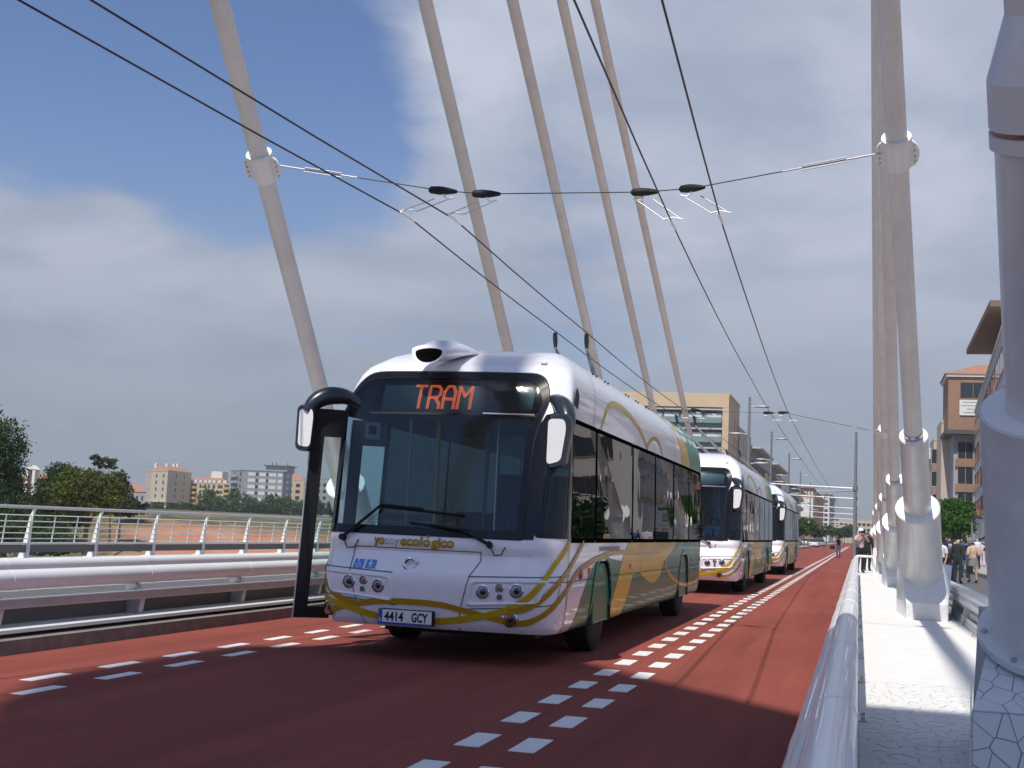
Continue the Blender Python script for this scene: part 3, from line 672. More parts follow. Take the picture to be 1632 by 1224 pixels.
def bus_shell(t):
    al = sorted(set([round(x, 3) for x in list(np.arange(0, A1, .046)) + list(np.linspace(A1, A2, 15)) + list(np.arange(A2 + .04, ayy(3.3), .05)) + list(np.arange(ayy(3.3), ayy(9.1), .16)) + list(np.arange(ayy(9.1), ayy(10.6), .05)) + list(np.arange(ayy(10.6), A3, .14)) + list(np.linspace(A3, A4, 8)) + list(np.linspace(A4, A5, 5))] + [round(ayy(v), 3) for p in PANES for v in p]))
    al = [-a for a in reversed(al[1:])] + al
    zl = sorted(set([round(z, 3) for z in list(np.arange(.33, 1.27, .045)) + [1.275, 1.30, 1.33] + list(np.arange(1.4, 2.5, .09)) + [2.53, 2.56] + list(np.arange(2.6, 3.46, .042)) + [3.47]]))
    def hole(a, z):
        if inpoly((a, z), WSI): return True
        b = abs(a)
        if a > 0 and inpoly((b, z), QTI): return True
        y = b - (A2 - YS)
        if b > A2 - .001 and 1.30 < z < 2.53 and any(p[0] < y < p[1] for p in PANES): return True
        if a < 0 and .50 < y < 1.92 and .40 < z < 2.53: return True
        return b > A2 and in_arch(y, z)
    nz = len(zl); vs = [SP_(a, z) for a in al for z in zl]; fs = []
    for i in range(len(al) - 1):
        for j in range(nz - 1):
            if not hole((al[i] + al[i + 1]) / 2, (zl[j] + zl[j + 1]) / 2): fs.append((i * nz + j, (i + 1) * nz + j, (i + 1) * nz + j + 1, i * nz + j + 1))
    base = len(vs); cap = []
    for i, a in enumerate(al):                            # roof: step in from the rounded ridge to a slightly lower flat
        p = SP_(a, 3.47); vs.append(Vector((p.x * .90, 2.1 + (p.y - 2.1) * .985 + .12, 3.43)))
    for i in range(len(al) - 1): fs.append((i * nz + nz - 1, (i + 1) * nz + nz - 1, base + i + 1, base + i))
    n = len(al); h = n // 2
    for i in range(h): fs.append((base + i, base + i + 1, base + n - 2 - i, base + n - 1 - i)) if i + 1 < n - 2 - i else None
    m = MB().add(vs, fs); o = m.build('body', BUSW, t, smooth=True, fixn=True); return o
def lamp(a, z, r, parent, name='headlight', lens=None):
    p = SP_(a, z); n = SN(a, z); n = (n + Vector((0, -1.2, 0))).normalized()
    q = Vector((0, 0, 1)).rotation_difference(n).to_matrix()
    def lathe(prof_, k=20):
        return MB().loft([[p + q @ Vector((rr * math.cos(2 * math.pi * j / k), rr * math.sin(2 * math.pi * j / k), zz)) for j in range(k)] for rr, zz in prof_])
    b = lathe([(r * 1.16, -.012), (r * 1.14, .014), (r * 1.0, .020), (r * .95, .006), (r * .8, -.02), (r * .4, -.045), (r * .1, -.05)]).build(name, CHROME, parent, smooth=True, fixn=True)
    lathe([(r * .62, -.02), (r * .60, .000), (r * .3, .012), (r * .03, .016)], 14).build('bulb_lens', lens or MIRB, b, smooth=True)
    lathe([(r * .96, .006), (r * .7, .018), (r * .3, .024), (r * .02, .025)], 20).build('glass_cover', LAMPG, b, smooth=True)
    return b
def letters(s, a0, z0, size, bold, parent, name, material, off=.006, sx=1.0, mirror=False, side=False, fit=None):
    vs, fs = text_mesh2d(s, size, bold)
    w = max(v[0] for v in vs) - min(v[0] for v in vs); k = (fit / w) if fit else sx; x0 = min(v[0] for v in vs)
    P_ = [SO((-1 if mirror else 1) * (a0 + (v[0] - x0) * k), z0 + v[1], off) for v in vs]
    return MB().add(P_, fs).build(name, material, parent, fixn=True), a0 + w * k
def build_bus():
    t = thing('trolley_bus', 'white and gold trolley bus in front, with open door, TRAM display and number plate', 'bus', (-4.2, 12.55, 0), 0, 'trolley buses in a row on the red road')
    body = bus_shell(t)
    # glazing
    ws = patch(WSO, .003, WSG, 'windscreen', t, .06)
    ring(WSO, scaled(WSO, .08), .007, BLACKG, 'dark_border', ws); ring(scaled(WSO, -.012), WSO, .008, BLACK, 'trim', ws)
    ribbon([(-.93, 2.56), (.93, 2.56)], .02, .006, BLACK, 'display_edge', ws, curve=False); ribbon([(.35, 2.575), (.90, 2.575)], .014, .009, CHROME, 'painted_glint', ws, curve=False)  # short chrome strip stands in for a glint along the display edge
    for mir in (False, True):
        if mir:
            patch(dense([(1.44, 1.275), (1.66, 1.275), (1.66, 2.60), (1.30, 2.62)]), .0055, BLACKG, 'pillar', t, .06, mirror=True)
        else:
          f = patch(QTO, .003, WSG, 'quarter_window', t, .06, mirror=mir); ring(QTO, scaled(QTO, .06), .007, BLACKG, 'frame', f, mir)
        if not mir:
          pil = dense([(.90, 1.275), (1.0, 1.275), (1.02, 2.3), (1.12, 2.60), (1.02, 2.58), (.915, 2.40)])
          patch(pil, .006, BLACKG, 'pillar', t, .06, mirror=mir)
          patch(dense([(1.10, 2.54), (1.62, 2.54), (1.62, 2.61), (1.12, 2.61)]), .006, BLACKG, 'pillar', t, .06, mirror=mir)
          patch(dense([(1.56, 1.275), (1.66, 1.275), (1.66, 2.57), (1.56, 2.57)]), .006, BLACKG, 'pillar', t, .06, mirror=mir)
        for i, (y0, y1) in enumerate(PANES):
            if mir and i == 0: continue
            o = patch([(ayy(y0), 1.285), (ayy(y1), 1.285), (ayy(y1), 2.55), (ayy(y0), 2.55)], .004, SIDEG, 'side_window', t, .6, mirror=mir, smooth=False)
            fr = MB()
            for a_, b_ in (((y0, 1.285), (y1, 1.285)), ((y0, 2.545), (y1, 2.545)), ((y0, 1.285), (y0, 2.55)), ((y1, 1.285), (y1, 2.55))):
                ribbon([(ayy(a_[0]), a_[1]), (ayy(b_[0]), b_[1])], .05, .006, BLACKG, '', None, mirror=mir, curve=False, mb=fr)
            fr.build('rubber_frame', BLACKM, o, fixn=True)
    # printed livery
    g1 = [(-1.5, .78), (-1.36, .64), (-1.2, .575), (-.95, .52), (-.78, .475), (-.54, .432), (-.2, .41), (.1, .42), (.53, .49), (.83, .585), (1.0, .70), (1.16, .86), (1.30, 1.04), (1.42, 1.14), (1.60, 1.27)]
    g2 = [(.80, .545), (.97, .59), (1.16, .69), (1.36, .83), (1.60, .98), (ayy(.95), 1.12), (ayy(1.28), 1.27)]
    g3 = [(-1.52, .54), (-1.36, .455), (-1.21, .44), (-1.07, .475), (-.81, .54), (-.47, .59), (.05, .592), (.33, .55), (.7, .475), (.95, .448), (1.22, .55), (1.5, .73), (ayy(.85), .89), (ayy(1.27), .99), (ayy(2.15), 1.085), (ayy(3.16), 1.14), (ayy(4.5), 1.13), (ayy(5.88), 1.09), (ayy(6.8), 1.12)]
    g4 = [(ayy(7.4), 1.0), (ayy(7.7), .86), (ayy(8.2), .73), (ayy(8.9), .62), (ayy(9.8), .545), (ayy(10.75), .51), (ayy(11.6), .54), (ayy(12.1), .6)]
    ex = lambda a, z: in_arch(a - (A2 - YS), z)
    for mir in (False, True):
        green = [(ayy(.98), .335), (ayy(12.12), .335), (ayy(12.12), 1.27), (ayy(6.4), 1.27), (ayy(4.2), 1.0), (ayy(3.0), 1.07), (ayy(2.45), 1.12), (ayy(1.98), 1.02), (ayy(1.66), .90), (ayy(1.3), .66)]
        patch(green, .003, GREENB, 'green_print', t, .05, ex, mir, stepz=.045)
        band = [(ayy(2.95), .335), (ayy(3.97), .335), (ayy(4.3), .62), (ayy(4.57), .83), (ayy(5.1), .86), (ayy(5.6), .76), (ayy(6.07), .69), (ayy(6.6), .68), (ayy(7.06), .76), (ayy(7.4), .95), (ayy(8.2), 1.12), (ayy(8.9), 1.27), (ayy(4.2), 1.27), (ayy(3.74), 1.03), (ayy(3.3), .66)]
        patch(band, .005, YELB, 'yellow_print', t, .05, ex, mir, stepz=.045)
        patch([(ayy(5.2), 1.26), (ayy(5.0), 1.16), (ayy(5.6), 1.12), (ayy(7.5), 1.12), (ayy(8.4), 1.2), (ayy(8.2), 1.26)], .0065, GOLD, 'gold_print', t, .2, None, mir)
        if not mir:
            ribbon(g1, .062, .0145, GOLD, 'gold_stripe', t); ribbon(g3, .058, .0135, GOLD2, 'gold_stripe', t)
        ribbon(g2, .058, .014, GOLD2, 'gold_stripe', t, mirror=mir); ribbon(g4, .06, .0065, GOLD, 'gold_stripe', t, mirror=mir)
        ribbon([(ayy(2.22), 2.585), (ayy(2.32), 2.72), (ayy(2.53), 2.87), (ayy(2.93), 2.975), (ayy(3.65), 2.985), (ayy(4.3), 2.92), (ayy(4.89), 2.82), (ayy(5.4), 2.68), (ayy(5.7), 2.585)], .075, .005, GOLD, 'gold_stripe', t, mirror=mir)
        ribbon([(ayy(5.6), 2.6), (ayy(5.9), 2.72), (ayy(6.35), 2.79), (ayy(6.8), 2.74), (ayy(7.12), 2.59)], .06, .005, GOLD2, 'gold_stripe', t, mirror=mir)
        patch([(ayy(9.4), 2.58), (ayy(10.5), 2.58), (ayy(10.2), 2.9), (ayy(9.6), 3.25), (ayy(9.0), 3.46), (ayy(8.4), 3.46), (ayy(8.9), 3.2), (ayy(9.25), 2.9)], .004, YELB, 'yellow_print', t, .15, None, mir)
        patch([(ayy(10.5), 2.58), (ayy(12.1), 2.58), (ayy(12.1), 3.46), (ayy(9.0), 3.46), (ayy(9.6), 3.25), (ayy(10.2), 2.9)], .004, GREENR, 'green_print', t, .15, None, mir)
    # panel gaps
    sm_ = MB()
    R_ = lambda pts, w=.009, c=False, m=False: ribbon(pts, w, .0072, SEAM, '', None, mirror=m, curve=c, mb=sm_)
    R_([(-.90, 1.13), (.49, 1.13)]); R_([(.49, 1.13), (.50, 1.04), (.41, .88), (.33, .54), (.31, .335)]); R_([(-.90, 1.13), (-.90, .86), (-.81, .57), (-.72, .335)])
    for m in (False, True): R_([(.41, .88), (1.62, .925)], m=m); R_([(.36, .555), (1.38, .64), (1.46, .90)], m=m)
    R_([(1.60, .335), (1.60, 1.27)], .012); R_([(-1.60, .335), (-1.60, 1.27)], .012)
    for m in (False, True):
        R_([(ayy(.25), .86), (ayy(1.9), .86)], m=m); R_([(ayy(3.12), .86), (ayy(9.2), .85)], m=m); R_([(ayy(10.5), .845), (ayy(12.1), .84)], m=m)
        for y in (5.2, 7.15, 11.3): R_([(ayy(y), .335), (ayy(y), 1.27)], m=m)
        for y in (1.75, 8.55): R_([(ayy(y), 2.57), (ayy(y), 2.9), (ayy(y - .1), 3.2), (ayy(y - .25), 3.46)], .014, True, m)
        for y in (4.9,): R_([(ayy(y), 2.57), (ayy(y), 2.9), (ayy(y - .1), 3.2), (ayy(y - .25), 3.46)], .008, True, m)
    sm_.build('panel_gaps', SEAM, t, fixn=True)
    # headlights
    for s in (-1, 1):
        hpo = dense([tuple(p) for p in round_poly([(s * .42, .845), (s * .385, .585), (s * 1.12, .645), (s * 1.25, .885)], .06, 4)], .05)
        hp = patch(scaled(hpo, .03), .004, BUSW, 'headlight_panel', t, .05)
        for w0, w1, o0, o1 in ((-.004, .010, .001, .020), (.010, .022, .020, .020), (.022, .040, .020, .005)):
            A_, B_ = scaled(hpo, w0), scaled(hpo, w1); n_ = len(A_); vs_ = [SO(p[0], p[1], o0) for p in A_] + [SO(p[0], p[1], o1) for p in B_]
            MB().add(vs_, [(q, (q + 1) % n_, n_ + (q + 1) % n_, n_ + q) for q in range(n_)]).build('headlight_surround', BUSW, t, fixn=True)
        cx = .80
        for a, z, r in ((.56, .74, .062), (.90, .765, .064)): lamp(s * a, z, r, t)
        lamp(s * .73, .785, .04, t, 'indicator_lamp', ORANGE); lamp(s * .735, .695, .028, t, 'marker_lamp'); lamp(s * .84 if s > 0 else -1.16, .475, .07, t, 'fog_lamp')
    # number plate
    cz, cx = .435, -.23
    pl = MB().box(cx - .295, cx + .295, -.03, .05, .36, .515).build('number_plate', BLACK, t, bevel=.006)
    MB().box(cx - .285, cx + .285, -.034, -.0302, .382, .508).build('plate_face', PLATEW, pl); MB().box(cx - .282, cx - .245, -.037, -.0345, .385, .505).build('country_strip', PLATEB, pl)
    MB().box(cx - .285, cx + .285, -.034, -.0302, .362, .380).build('holder_strip', PLATEB, pl)
    def flat(s, x, z, size, w, m, name, par, y=-.0385, bold=0.0):
        vs, fs = text_mesh2d(s, size, bold); x0 = min(v[0] for v in vs); k = w / (max(v[0] for v in vs) - x0); return MB().add([(x + (v[0] - x0) * k, y, z + v[1]) for v in vs], fs).build(name, m, par)
    flat('4414', cx - .222, .398, .125, .205, BLACK, 'plate_number', pl, -.036, .004); flat('GCY', cx + .07, .398, .125, .175, BLACK, 'plate_letters', pl, -.036, .004); flat('E', cx - .275, .392, .04, .022, PLATEW, 'country_letter', pl, -.0385)
    # emblem, pictograms, slogan
    e = SO(-.23, .965, .012); rg = []
    for k in range(22):
        a = math.radians(40 + k * 295 / 21); rg.append(e + Vector((.062 * math.cos(a), 0, .056 * math.sin(a))))
    em = MB().tube(rg, [.010 + .012 * math.sin(math.pi * k / 21) for k in range(22)], 6).build('emblem', CHROME, t, smooth=True)
    MB().tube([e + Vector((-.09, 0, -.004)), e + Vector((-.055, 0, .012))], .007, 6).build('tip', CHROME, em); MB().tube([e + Vector((.055, 0, .0)), e + Vector((.088, 0, .03))], .007, 6).build('tip', CHROME, em)
    z0 = .905
    for k, a0 in enumerate((-.875, -.735)):
        sq = patch([tuple(p) for p in round_poly([(a0, z0), (a0 + .115, z0), (a0 + .125, z0 + .09), (a0 + .012, z0 + .09)], .012, 3)], .006, BLUEI, 'pictogram', t, .1)
        c = (a0 + .06, z0 + .045)
        if k == 0:
            ribbon([(c[0] - .002, c[1] + .022), (c[0], c[1] - .004), (c[0] + .022, c[1] - .004), (c[0] + .034, c[1] - .028)], .008, .009, PAINTL, 'seated_figure', sq, curve=False)
            ribbon([(c[0] + .02 * math.cos(a) - .002, c[1] - .018 + .02 * math.sin(a)) for a in np.linspace(2.0, 6.1, 9)], .007, .009, PAINTL, 'wheel_mark', sq, curve=False)
        else:
            ribbon([(c[0], c[1] + .02), (c[0], c[1] - .008)], .018, .009, PAINTL, 'walking_figure', sq, curve=False)
            for q in (((0, -.006), (.018, -.04)), ((0, -.006), (-.018, -.04)), ((0, .018), (.026, -.004)), ((0, .018), (-.024, -.002))): ribbon([(c[0] + q[0][0], c[1] + q[0][1]), (c[0] + q[1][0], c[1] + q[1][1])], .008, .0095, PAINTL, 'limb', sq, curve=False)
        patch([(c[0] + .010 * math.cos(a) - (.004 if k == 0 else 0), c[1] + .033 + .010 * math.sin(a)) for a in np.linspace(0, 6.0, 9)], .009, PAINTL, 'head', sq, .1)
    _, x = letters('yo', -.68, 1.165, .125, .0055, t, 'slogan', GOLD2, fit=.125, off=.014); _, x = letters('soy', x + .008, 1.165, .125, -.001, t, 'slogan', mat('slogan_thin', (.42, .36, .26), .4), fit=.158, off=.014); x += .010; kk = .565 / (lambda v_: max(q[0] for q in v_) - min(q[0] for q in v_))(text_mesh2d('ecologico', .125, .0055)[0])
    for part in ('ecol', 'o', 'gico'):
        x0_ = x; _, x = letters(part, x, 1.165, .125, .0055, t, 'slogan', GOLD2, sx=kk, off=.014); x += .008
        if part == 'o': c_ = (x0_ + x - .008) / 2; ribbon([(c_ - .006, 1.243), (c_ + .022, 1.270)], .016, .014, GOLD2, 'slogan_accent', t, curve=False)
    dk = mat('side_slogan', (.14, .14, .14), .4); letters('yosoyecologico', ayy(2.2), 1.17, .10, .002, t, 'side_slogan', dk, fit=1.35)
    # destination display
    dsp = thing('destination_display', None, None); dsp.parent = t
    def inside(x, z, back=.05): p = SP_(x, z); return p - SN(x, z) * back
    nx, nz_ = 12, 5; gx = np.linspace(-.86, .86, nx); gz = np.linspace(2.57, 2.98, nz_)
    MB().add([inside(x, z, .06) for x in gx for z in gz], [(i * nz_ + j, (i + 1) * nz_ + j, (i + 1) * nz_ + j + 1, i * nz_ + j + 1) for i in range(nx - 1) for j in range(nz_ - 1)]).build('display_panel', LEDB, dsp, smooth=True)
    strokes = {'T': [[(0, 1), (1, 1)], [(.5, 1), (.5, 0)]], 'R': [[(0, 0), (0, 1), (.75, 1), (1, .86), (1, .62), (.75, .48), (0, .48)], [(.55, .48), (1, .2), (1, 0)]], 'A': [[(0, 0), (0, .75), (.28, 1), (.72, 1), (1, .75), (1, 0)], [(0, .42), (1, .42)]], 'M': [[(0, 0), (0, 1), (.5, .55), (1, 1), (1, 0)]]}
    x = -.47
    for chh, w in (('T', .125), ('R', .125), ('A', .125), ('M', .14)):
        # the lettering is a matrix of small diodes
        m = MB(); pitch = .0155
        for st in strokes[chh]:
            for k in range(len(st) - 1):
                p, q = Vector((x + st[k][0] * w, 2.645 + st[k][1] * .255)), Vector((x + st[k + 1][0] * w, 2.645 + st[k + 1][1] * .255)); L_ = (q - p).length; n_ = max(1, round(L_ / pitch)); nn = Vector((-(q - p).y, (q - p).x)).normalized()
                for j in range(n_ + 1):
                    for r_ in (-.5, .5):
                        c = p.lerp(q, j / n_) + nn * r_ * pitch * 1.15; h = .0078
                        m.add([inside(c.x + u * h, c.y + v * h, .05 + .0004 * r_) for u, v in ((-1, -1), (1, -1), (1, 1), (-1, 1))], [(0, 1, 2, 3)])
        m.build('display_letter', LEDM, dsp); x += w + .045
    # wipers
    def wiper(p0, p1, p2, b0, b1):
        f = lambda p, o: SO(p[0], p[1], o)
        w = MB().tube([f(p0, .04), f(p1, .06), f(p2, .05)], [.02, .015, .011], 6).build('wiper', BLACK, t); MB().tube([f(p0, 0), f(p0, .06)], .034, 10).build('pivot', BLACK, w)
        MB().tube([f((b0[0] + (b1[0] - b0[0]) * k / 8, b0[1] + (b1[1] - b0[1]) * k / 8), .025) for k in range(9)], .014, 5).build('blade', BLACK, w)
        MB().tube([f((p0[0] + .02, p0[1] - .03), .01), f((p0[0] + .05, p0[1] - .09), .03), f((p0[0] + .12, p0[1] - .08), .03), f((p0[0] + .16, p0[1] - .01), .01)], .006, 4).build('hose', BLACK, w)
    wiper((-1.02, 1.205), (-.62, 1.56), (-.15, 1.535), (-.66, 1.55), (.28, 1.49)); wiper((.58, 1.20), (.28, 1.335), (-.05, 1.375), (.32, 1.34), (-.3, 1.39))
    # mirrors
    def mirror(s):
        if s < 0: pts = [(-1.14, .62, 2.68), (-1.25, .50, 2.73), (-1.39, .36, 2.72), (-1.50, .27, 2.64), (-1.555, .22, 2.52)]; c = Vector((-1.545, .20, 2.36)); hw, hh = .085, .20
        else: pts = [(1.05, .75, 2.76), (1.14, .60, 2.72), (1.23, .44, 2.64), (1.29, .34, 2.52), (1.30, .28, 2.38)]; c = Vector((1.215, .22, 2.28)); hw, hh = .10, .235
        pts = smooth_curve(pts, 4); k = len(pts); rings = []
        for i, p in enumerate(pts):
            f = i / (k - 1); wv = .055 + .045 * math.sin(f * math.pi); hv = .11 - .03 * f
            tg = (pts[min(i + 1, k - 1)] - pts[max(i - 1, 0)]).normalized(); up = Vector((0, 1, 0)) - tg * tg.y; up.normalize(); sd_ = tg.cross(up)
            rings.append([p + up * hv * math.sin(a) * 1.1 + sd_ * wv * math.cos(a) for a in np.linspace(0, 2 * math.pi, 12, endpoint=False)])
        m = MB().loft(rings).build('mirror', MIRB, t, smooth=True, fixn=True)
        def shape(g, y): return [tuple(p) for p in round_poly([(c.x - hw * g * .92, y, c.z - hh * g), (c.x + hw * g * (.55 if s > 0 else .75), y, c.z - hh * g * (.82 if s > 0 else 1.05)), (c.x + hw * g, y, c.z + hh * g * .6), (c.x + hw * .8 * g, y, c.z + hh * g), (c.x - hw * .9 * g, y, c.z + hh * g)], .05, 4)]
        c0 = c.copy(); c = c + Vector((.035 * (1 if s > 0 else -.5), 0, 0))
        hs = [shape(1.16, c.y - .03), shape(1.24, c.y + .01), shape(1.2, c.y + .09), shape(.85, c.y + .16), shape(.4, c.y + .18)]; c = c0
        MB().loft(hs).build('housing', MIRB, m, smooth=True, fixn=True)
        0 and MB().loft([shape(1.16, c.y - .03), shape(1.24, c.y + .01), shape(1.2, c.y + .09), shape(.85, c.y + .16), shape(.4, c.y + .18)]).build('housing', MIRB, m, smooth=True, fixn=True)
        MB().loft([shape(1.0, c.y - .034), shape(1.0, c.y - .031)]).build('front_cover', WHITEP, m, fixn=True)
    mirror(-1); mirror(1)
    # roof camera pod, roof fittings
    rings = []
    for f in np.linspace(0, 1, 12):
        y = .40 + 1.15 * f; w = (.22 * (1 - .25 * f)) * (1 if f > .0 else .9) * math.sqrt(max(.02, 1 - max(0, (f - .75) / .25) ** 2)); zt = 3.31 + .14 * math.sin(min(1, f * 2.0) * math.pi / 2) - .06 * f; zb = 3.09 + .29 * f; cx_ = -.27 + .14 * f
        rings.append([(cx_ + w * math.cos(a), y + (.06 * math.sin(a) if f < .1 else 0), (zt if math.sin(a) > 0 else zb) * abs(math.sin(a)) + (1 - abs(math.sin(a))) * (3.25 + .09 * f)) for a in np.linspace(0, 2 * math.pi, 20, endpoint=False)])
    pod = MB().loft(rings).build('camera_pod', BUSW, t, smooth=True, fixn=True)
    r0 = rings[0]; cpt = Vector((-.27, .40, 3.225)); MB().add([Vector(p).lerp(cpt, .24) + Vector((0, -.014, -.022)) for p in r0], [tuple(range(20))]).build('camera_opening', BLACKM, pod); MB().tube([(-.27, .375, 3.19), (-.27, .43, 3.19)], .03, 12).build('camera_lens', BLACKM, pod, smooth=True)
    MB().tube([(-.26, .75, 3.05), (-.2, 1.3, 3.28)], .07, 8).build('camera_bracket', BUSW, pod, smooth=True)
    for y in (2.2, 3.1, 4.9, 5.9, 7.0):
        for dy in (0, .25):
            p = SO(ayy(y + dy), 3.33, 0); MB().tube([p, p + Vector((0, 0, .02))], .014, 8).build('roof_stud', BLACK, t)
    q = SP_(1.0, 3.16); MB().cbox(q + Vector((-.1, 0, .02)), .07, .05, .03).build('roof_fitting', RAILG, t, bevel=.01)
    patch([tuple(p) for p in round_poly([(1.5, 2.70), (1.72, 2.66), (1.74, 2.84), (1.58, 2.92)], .05, 4)], .03, BLACK, 'side_vent', t, .1)
    # wheels and arches
    for yc, hw, top in ARCH:
        for s in (-1, 1):
            ap = arch_pts(yc, hw, top); w_ = np.interp(.7, PZ, PW)
            MB().loft([[(s * x, y, z) for y, z in ap] for x in (1.30, .78)], closed=False, caps=False).build('arch_liner', INTD, t)
            MB().add([(s * .80, y, z) for y, z in ap], [tuple(range(len(ap)))]).build('arch_back', INTD, t)
            ar = MB()
            ri, ro = arch_pts(yc, hw, top), arch_pts(yc, hw + .06, top + .06); n = len(ri)
            ar.add([(s * (np.interp(z, PZ, PW) + .012), y, z) for y, z in ri + ro] + [(s * (np.interp(z, PZ, PW) - .05), y, z) for y, z in ri], [(i, i + 1, n + i + 1, n + i) for i in range(n - 1)] + [(i, i + 1, 2 * n + i + 1, 2 * n + i) for i in range(n - 1)])
            ar.build('arch_trim', GREENR if yc < 5 else GREENB, t, smooth=True)
            wv = thing('wheel', None, None, (s * 1.10, yc, .49)); wv.parent = t
            def lat(pr, k=36): return MB().loft([[(s * xx, rr * math.cos(2 * math.pi * j / k), rr * math.sin(2 * math.pi * j / k)) for j in range(k)] for rr, xx in pr])
            lat([(.30, -.16), (.44, -.16), (.485, -.12), (.49, 0), (.485, .12), (.44, .15), (.30, .15)]).build('tyre', RUBBER, wv, smooth=True)
            lat([(.31, .10), (.29, .13), (.27, .06), (.12, .03), (.11, .10), (.02, .11)]).build('rim', RAILG, wv, smooth=True)
            nu = MB()
            for k in range(10): a = k * .628; nu.tube([(s * .04, .17 * math.cos(a), .17 * math.sin(a)), (s * .09, .17 * math.cos(a), .17 * math.sin(a))], .014, 6)
            nu.build('wheel_nuts', STEEL, wv)
            disc = [(.455 * math.cos(a), .02 + .50 * math.sin(a)) for a in np.linspace(0, 2 * math.pi, 40, endpoint=False)]; disc = [p for p in disc if p[1] > -.2]
            cv = MB(); cv.extrude([(s * .17, p[0], p[1]) for p in disc], (s * .015, 0, 0)); cv.build('wheel_cover', GREENB, wv, fixn=True)
            rim_ = [p for p in disc]; MB().tube([(s * .18, p[0], p[1]) for p in rim_], .018, 6).build('cover_rim', GREENR, wv, smooth=True)
    for y, z in ((1.19, .93),): p = SO(ayy(y), z, 0); MB().tube([p, p + Vector((.02, 0, 0)), p + Vector((.032, 0, 0))], [.062, .062, .04], 16).build('red_reflector', REDL, t, smooth=True)
    for s in (1, -1):
        for y in (1.68, 4.36, 7.5, 10.9, 12.0):
            p = SO(s * ayy(y), .95, 0); f = MB().cbox(p, .03, .11, .07).build('side_marker', REDL, t, bevel=.008); MB().cbox(p + Vector((s * .012, .012, 0)), .012, .05, .05).build('lens', ORANGE, f, bevel=.004)
    for s in (-1, 1): lamp_ = MB().box(s * 1.08 - .06, s * 1.08 + .06, 12.49, 12.53, .9, 1.2).build('tail_light', REDL, t, bevel=.01)
    MB().tube(smooth_curve([(1.02, 12.3, 2.75), (1.12, 12.52, 2.78), (1.13, 12.56, 2.6), (1.13, 12.56, 2.1)], 4), .016, 6).build('rear_rail', BLACK, t, smooth=True)
    # open front door (folded out towards the kerb side)
    def leaf(p0, p1, name):
        d = (p1 - p0); n = Vector((-d.y, d.x, 0)).normalized() * .02; L_ = d.length; u = d / L_; m = MB(); H0, H1 = .335, 2.58
        T_ = lambda z: Vector((.042 * (z - H0), 0, z))
        def bar(a, b, z0, z1): q0, q1 = p0 + u * a, p0 + u * b; m.add([q0 - n + T_(z0), q1 - n + T_(z0), q1 + n + T_(z0), q0 + n + T_(z0), q0 - n + T_(z1), q1 - n + T_(z1), q1 + n + T_(z1), q0 + n + T_(z1)], [(3, 2, 1, 0), (4, 5, 6, 7), (0, 1, 5, 4), (1, 2, 6, 5), (2, 3, 7, 6), (3, 0, 4, 7)])
        bar(0, .05, H0, H1); bar(L_ - .15, L_, H0, H1); bar(.05, L_ - .15, H0, H0 + .12); bar(.05, L_ - .15, H1 - .3, H1)
        o = m.build(name, BLACK, t, fixn=True)
        MB().add([p0 + u * .05 + T_(H0 + .12), p0 + u * (L_ - .15) + T_(H0 + .12), p0 + u * (L_ - .15) + T_(H1 - .3), p0 + u * .05 + T_(H1 - .3)], [(0, 1, 2, 3)]).build('door_glass', CLEARG, o)
        e_ = MB(); q = p1 + n * 1.2; e_.tube([q + T_(H0), q + T_(H1)], .009, 5); e_.build('edge_strip', RAILG, o)
    leaf(Vector((-1.30, .52, 0)), Vector((-1.62, .30, 0)), 'door_leaf'); leaf(Vector((-1.33, 1.95, 0)), Vector((-1.75, 1.75, 0)), 'door_leaf')
    # interior
    MB().box(-1.2, 1.2, .5, 12.2, .36, .40).build('floor', INTD, t); MB().box(-1.05, 1.05, .95, 12.0, 2.62, 2.66).build('ceiling', INTG, t)
    MB().extrude([(-.95, .26, 1.26), (-.95, .62, 1.24), (-.95, .70, 1.05), (-.95, .70, .45), (-.95, .3, .45)], (1.9, 0, 0)).build('dashboard', INTD, t, fixn=True, bevel=.02)
    sw = [(.55 + .22 * math.cos(a), .82 + .13 * math.sin(a), 1.20 + .17 * math.sin(a)) for a in np.linspace(0, 2 * math.pi, 20)]; MB().tube(sw, .016, 6).build('steering_wheel', BLACK, t, smooth=True)
    def seat(x, y, z, nm='passenger_seat', m=SEATB, h=.72):
        o = MB().box(x - .22, x + .22, y - .22, y + .22, z, z + .12).build(nm, m, t, bevel=.04); MB().box(x - .22, x + .22, y + .16, y + .28, z + .05, z + h).build('backrest', m, o, bevel=.05); MB().box(x - .05, x + .05, y - .05, y + .1, .40, z).build('seat_post', INTD, o); return o
    ds = seat(.55, 1.45, .88, 'driver_seat', SEATB, .75); MB().box(.43, .67, 1.62, 1.72, 1.65, 1.85).build('headrest', SEATB, ds, bevel=.03)
    for y in (4.3, 5.1, 6.0, 6.8, 7.7, 8.5, 10.8, 11.5):
        for x in (-.95, -.48, .48, .95): seat(x, y, .85)
    MB().box(.1, 1.24, 1.95, 1.99, .4, 2.0).build('driver_partition', INTD, t); MB().box(.12, 1.2, 1.94, 2.0, 2.0, 2.55).build('partition_window', CLEARG, t)
    MB().box(-1.0, -.82, .52, .6, 2.28, 2.46).build('ticket_reader', RAILG, t, bevel=.01); MB().box(-.95, -.87, .505, .519, 2.33, 2.42).build('reader_screen', LEDB, t)
    for x, y, m in ((-.62, 1.95, POLEY), (-.55, .75, STEEL), (.12, 1.92, STEEL), (-.45, 3.4, STEEL), (.45, 3.4, STEEL), (-.3, 6.4, STEEL), (.3, 6.4, STEEL), (-.66, 2.02, POLEY)): MB().tube([(x, y, .4), (x, y, 2.62)], .018, 8).build('grab_pole', m, t, smooth=True)
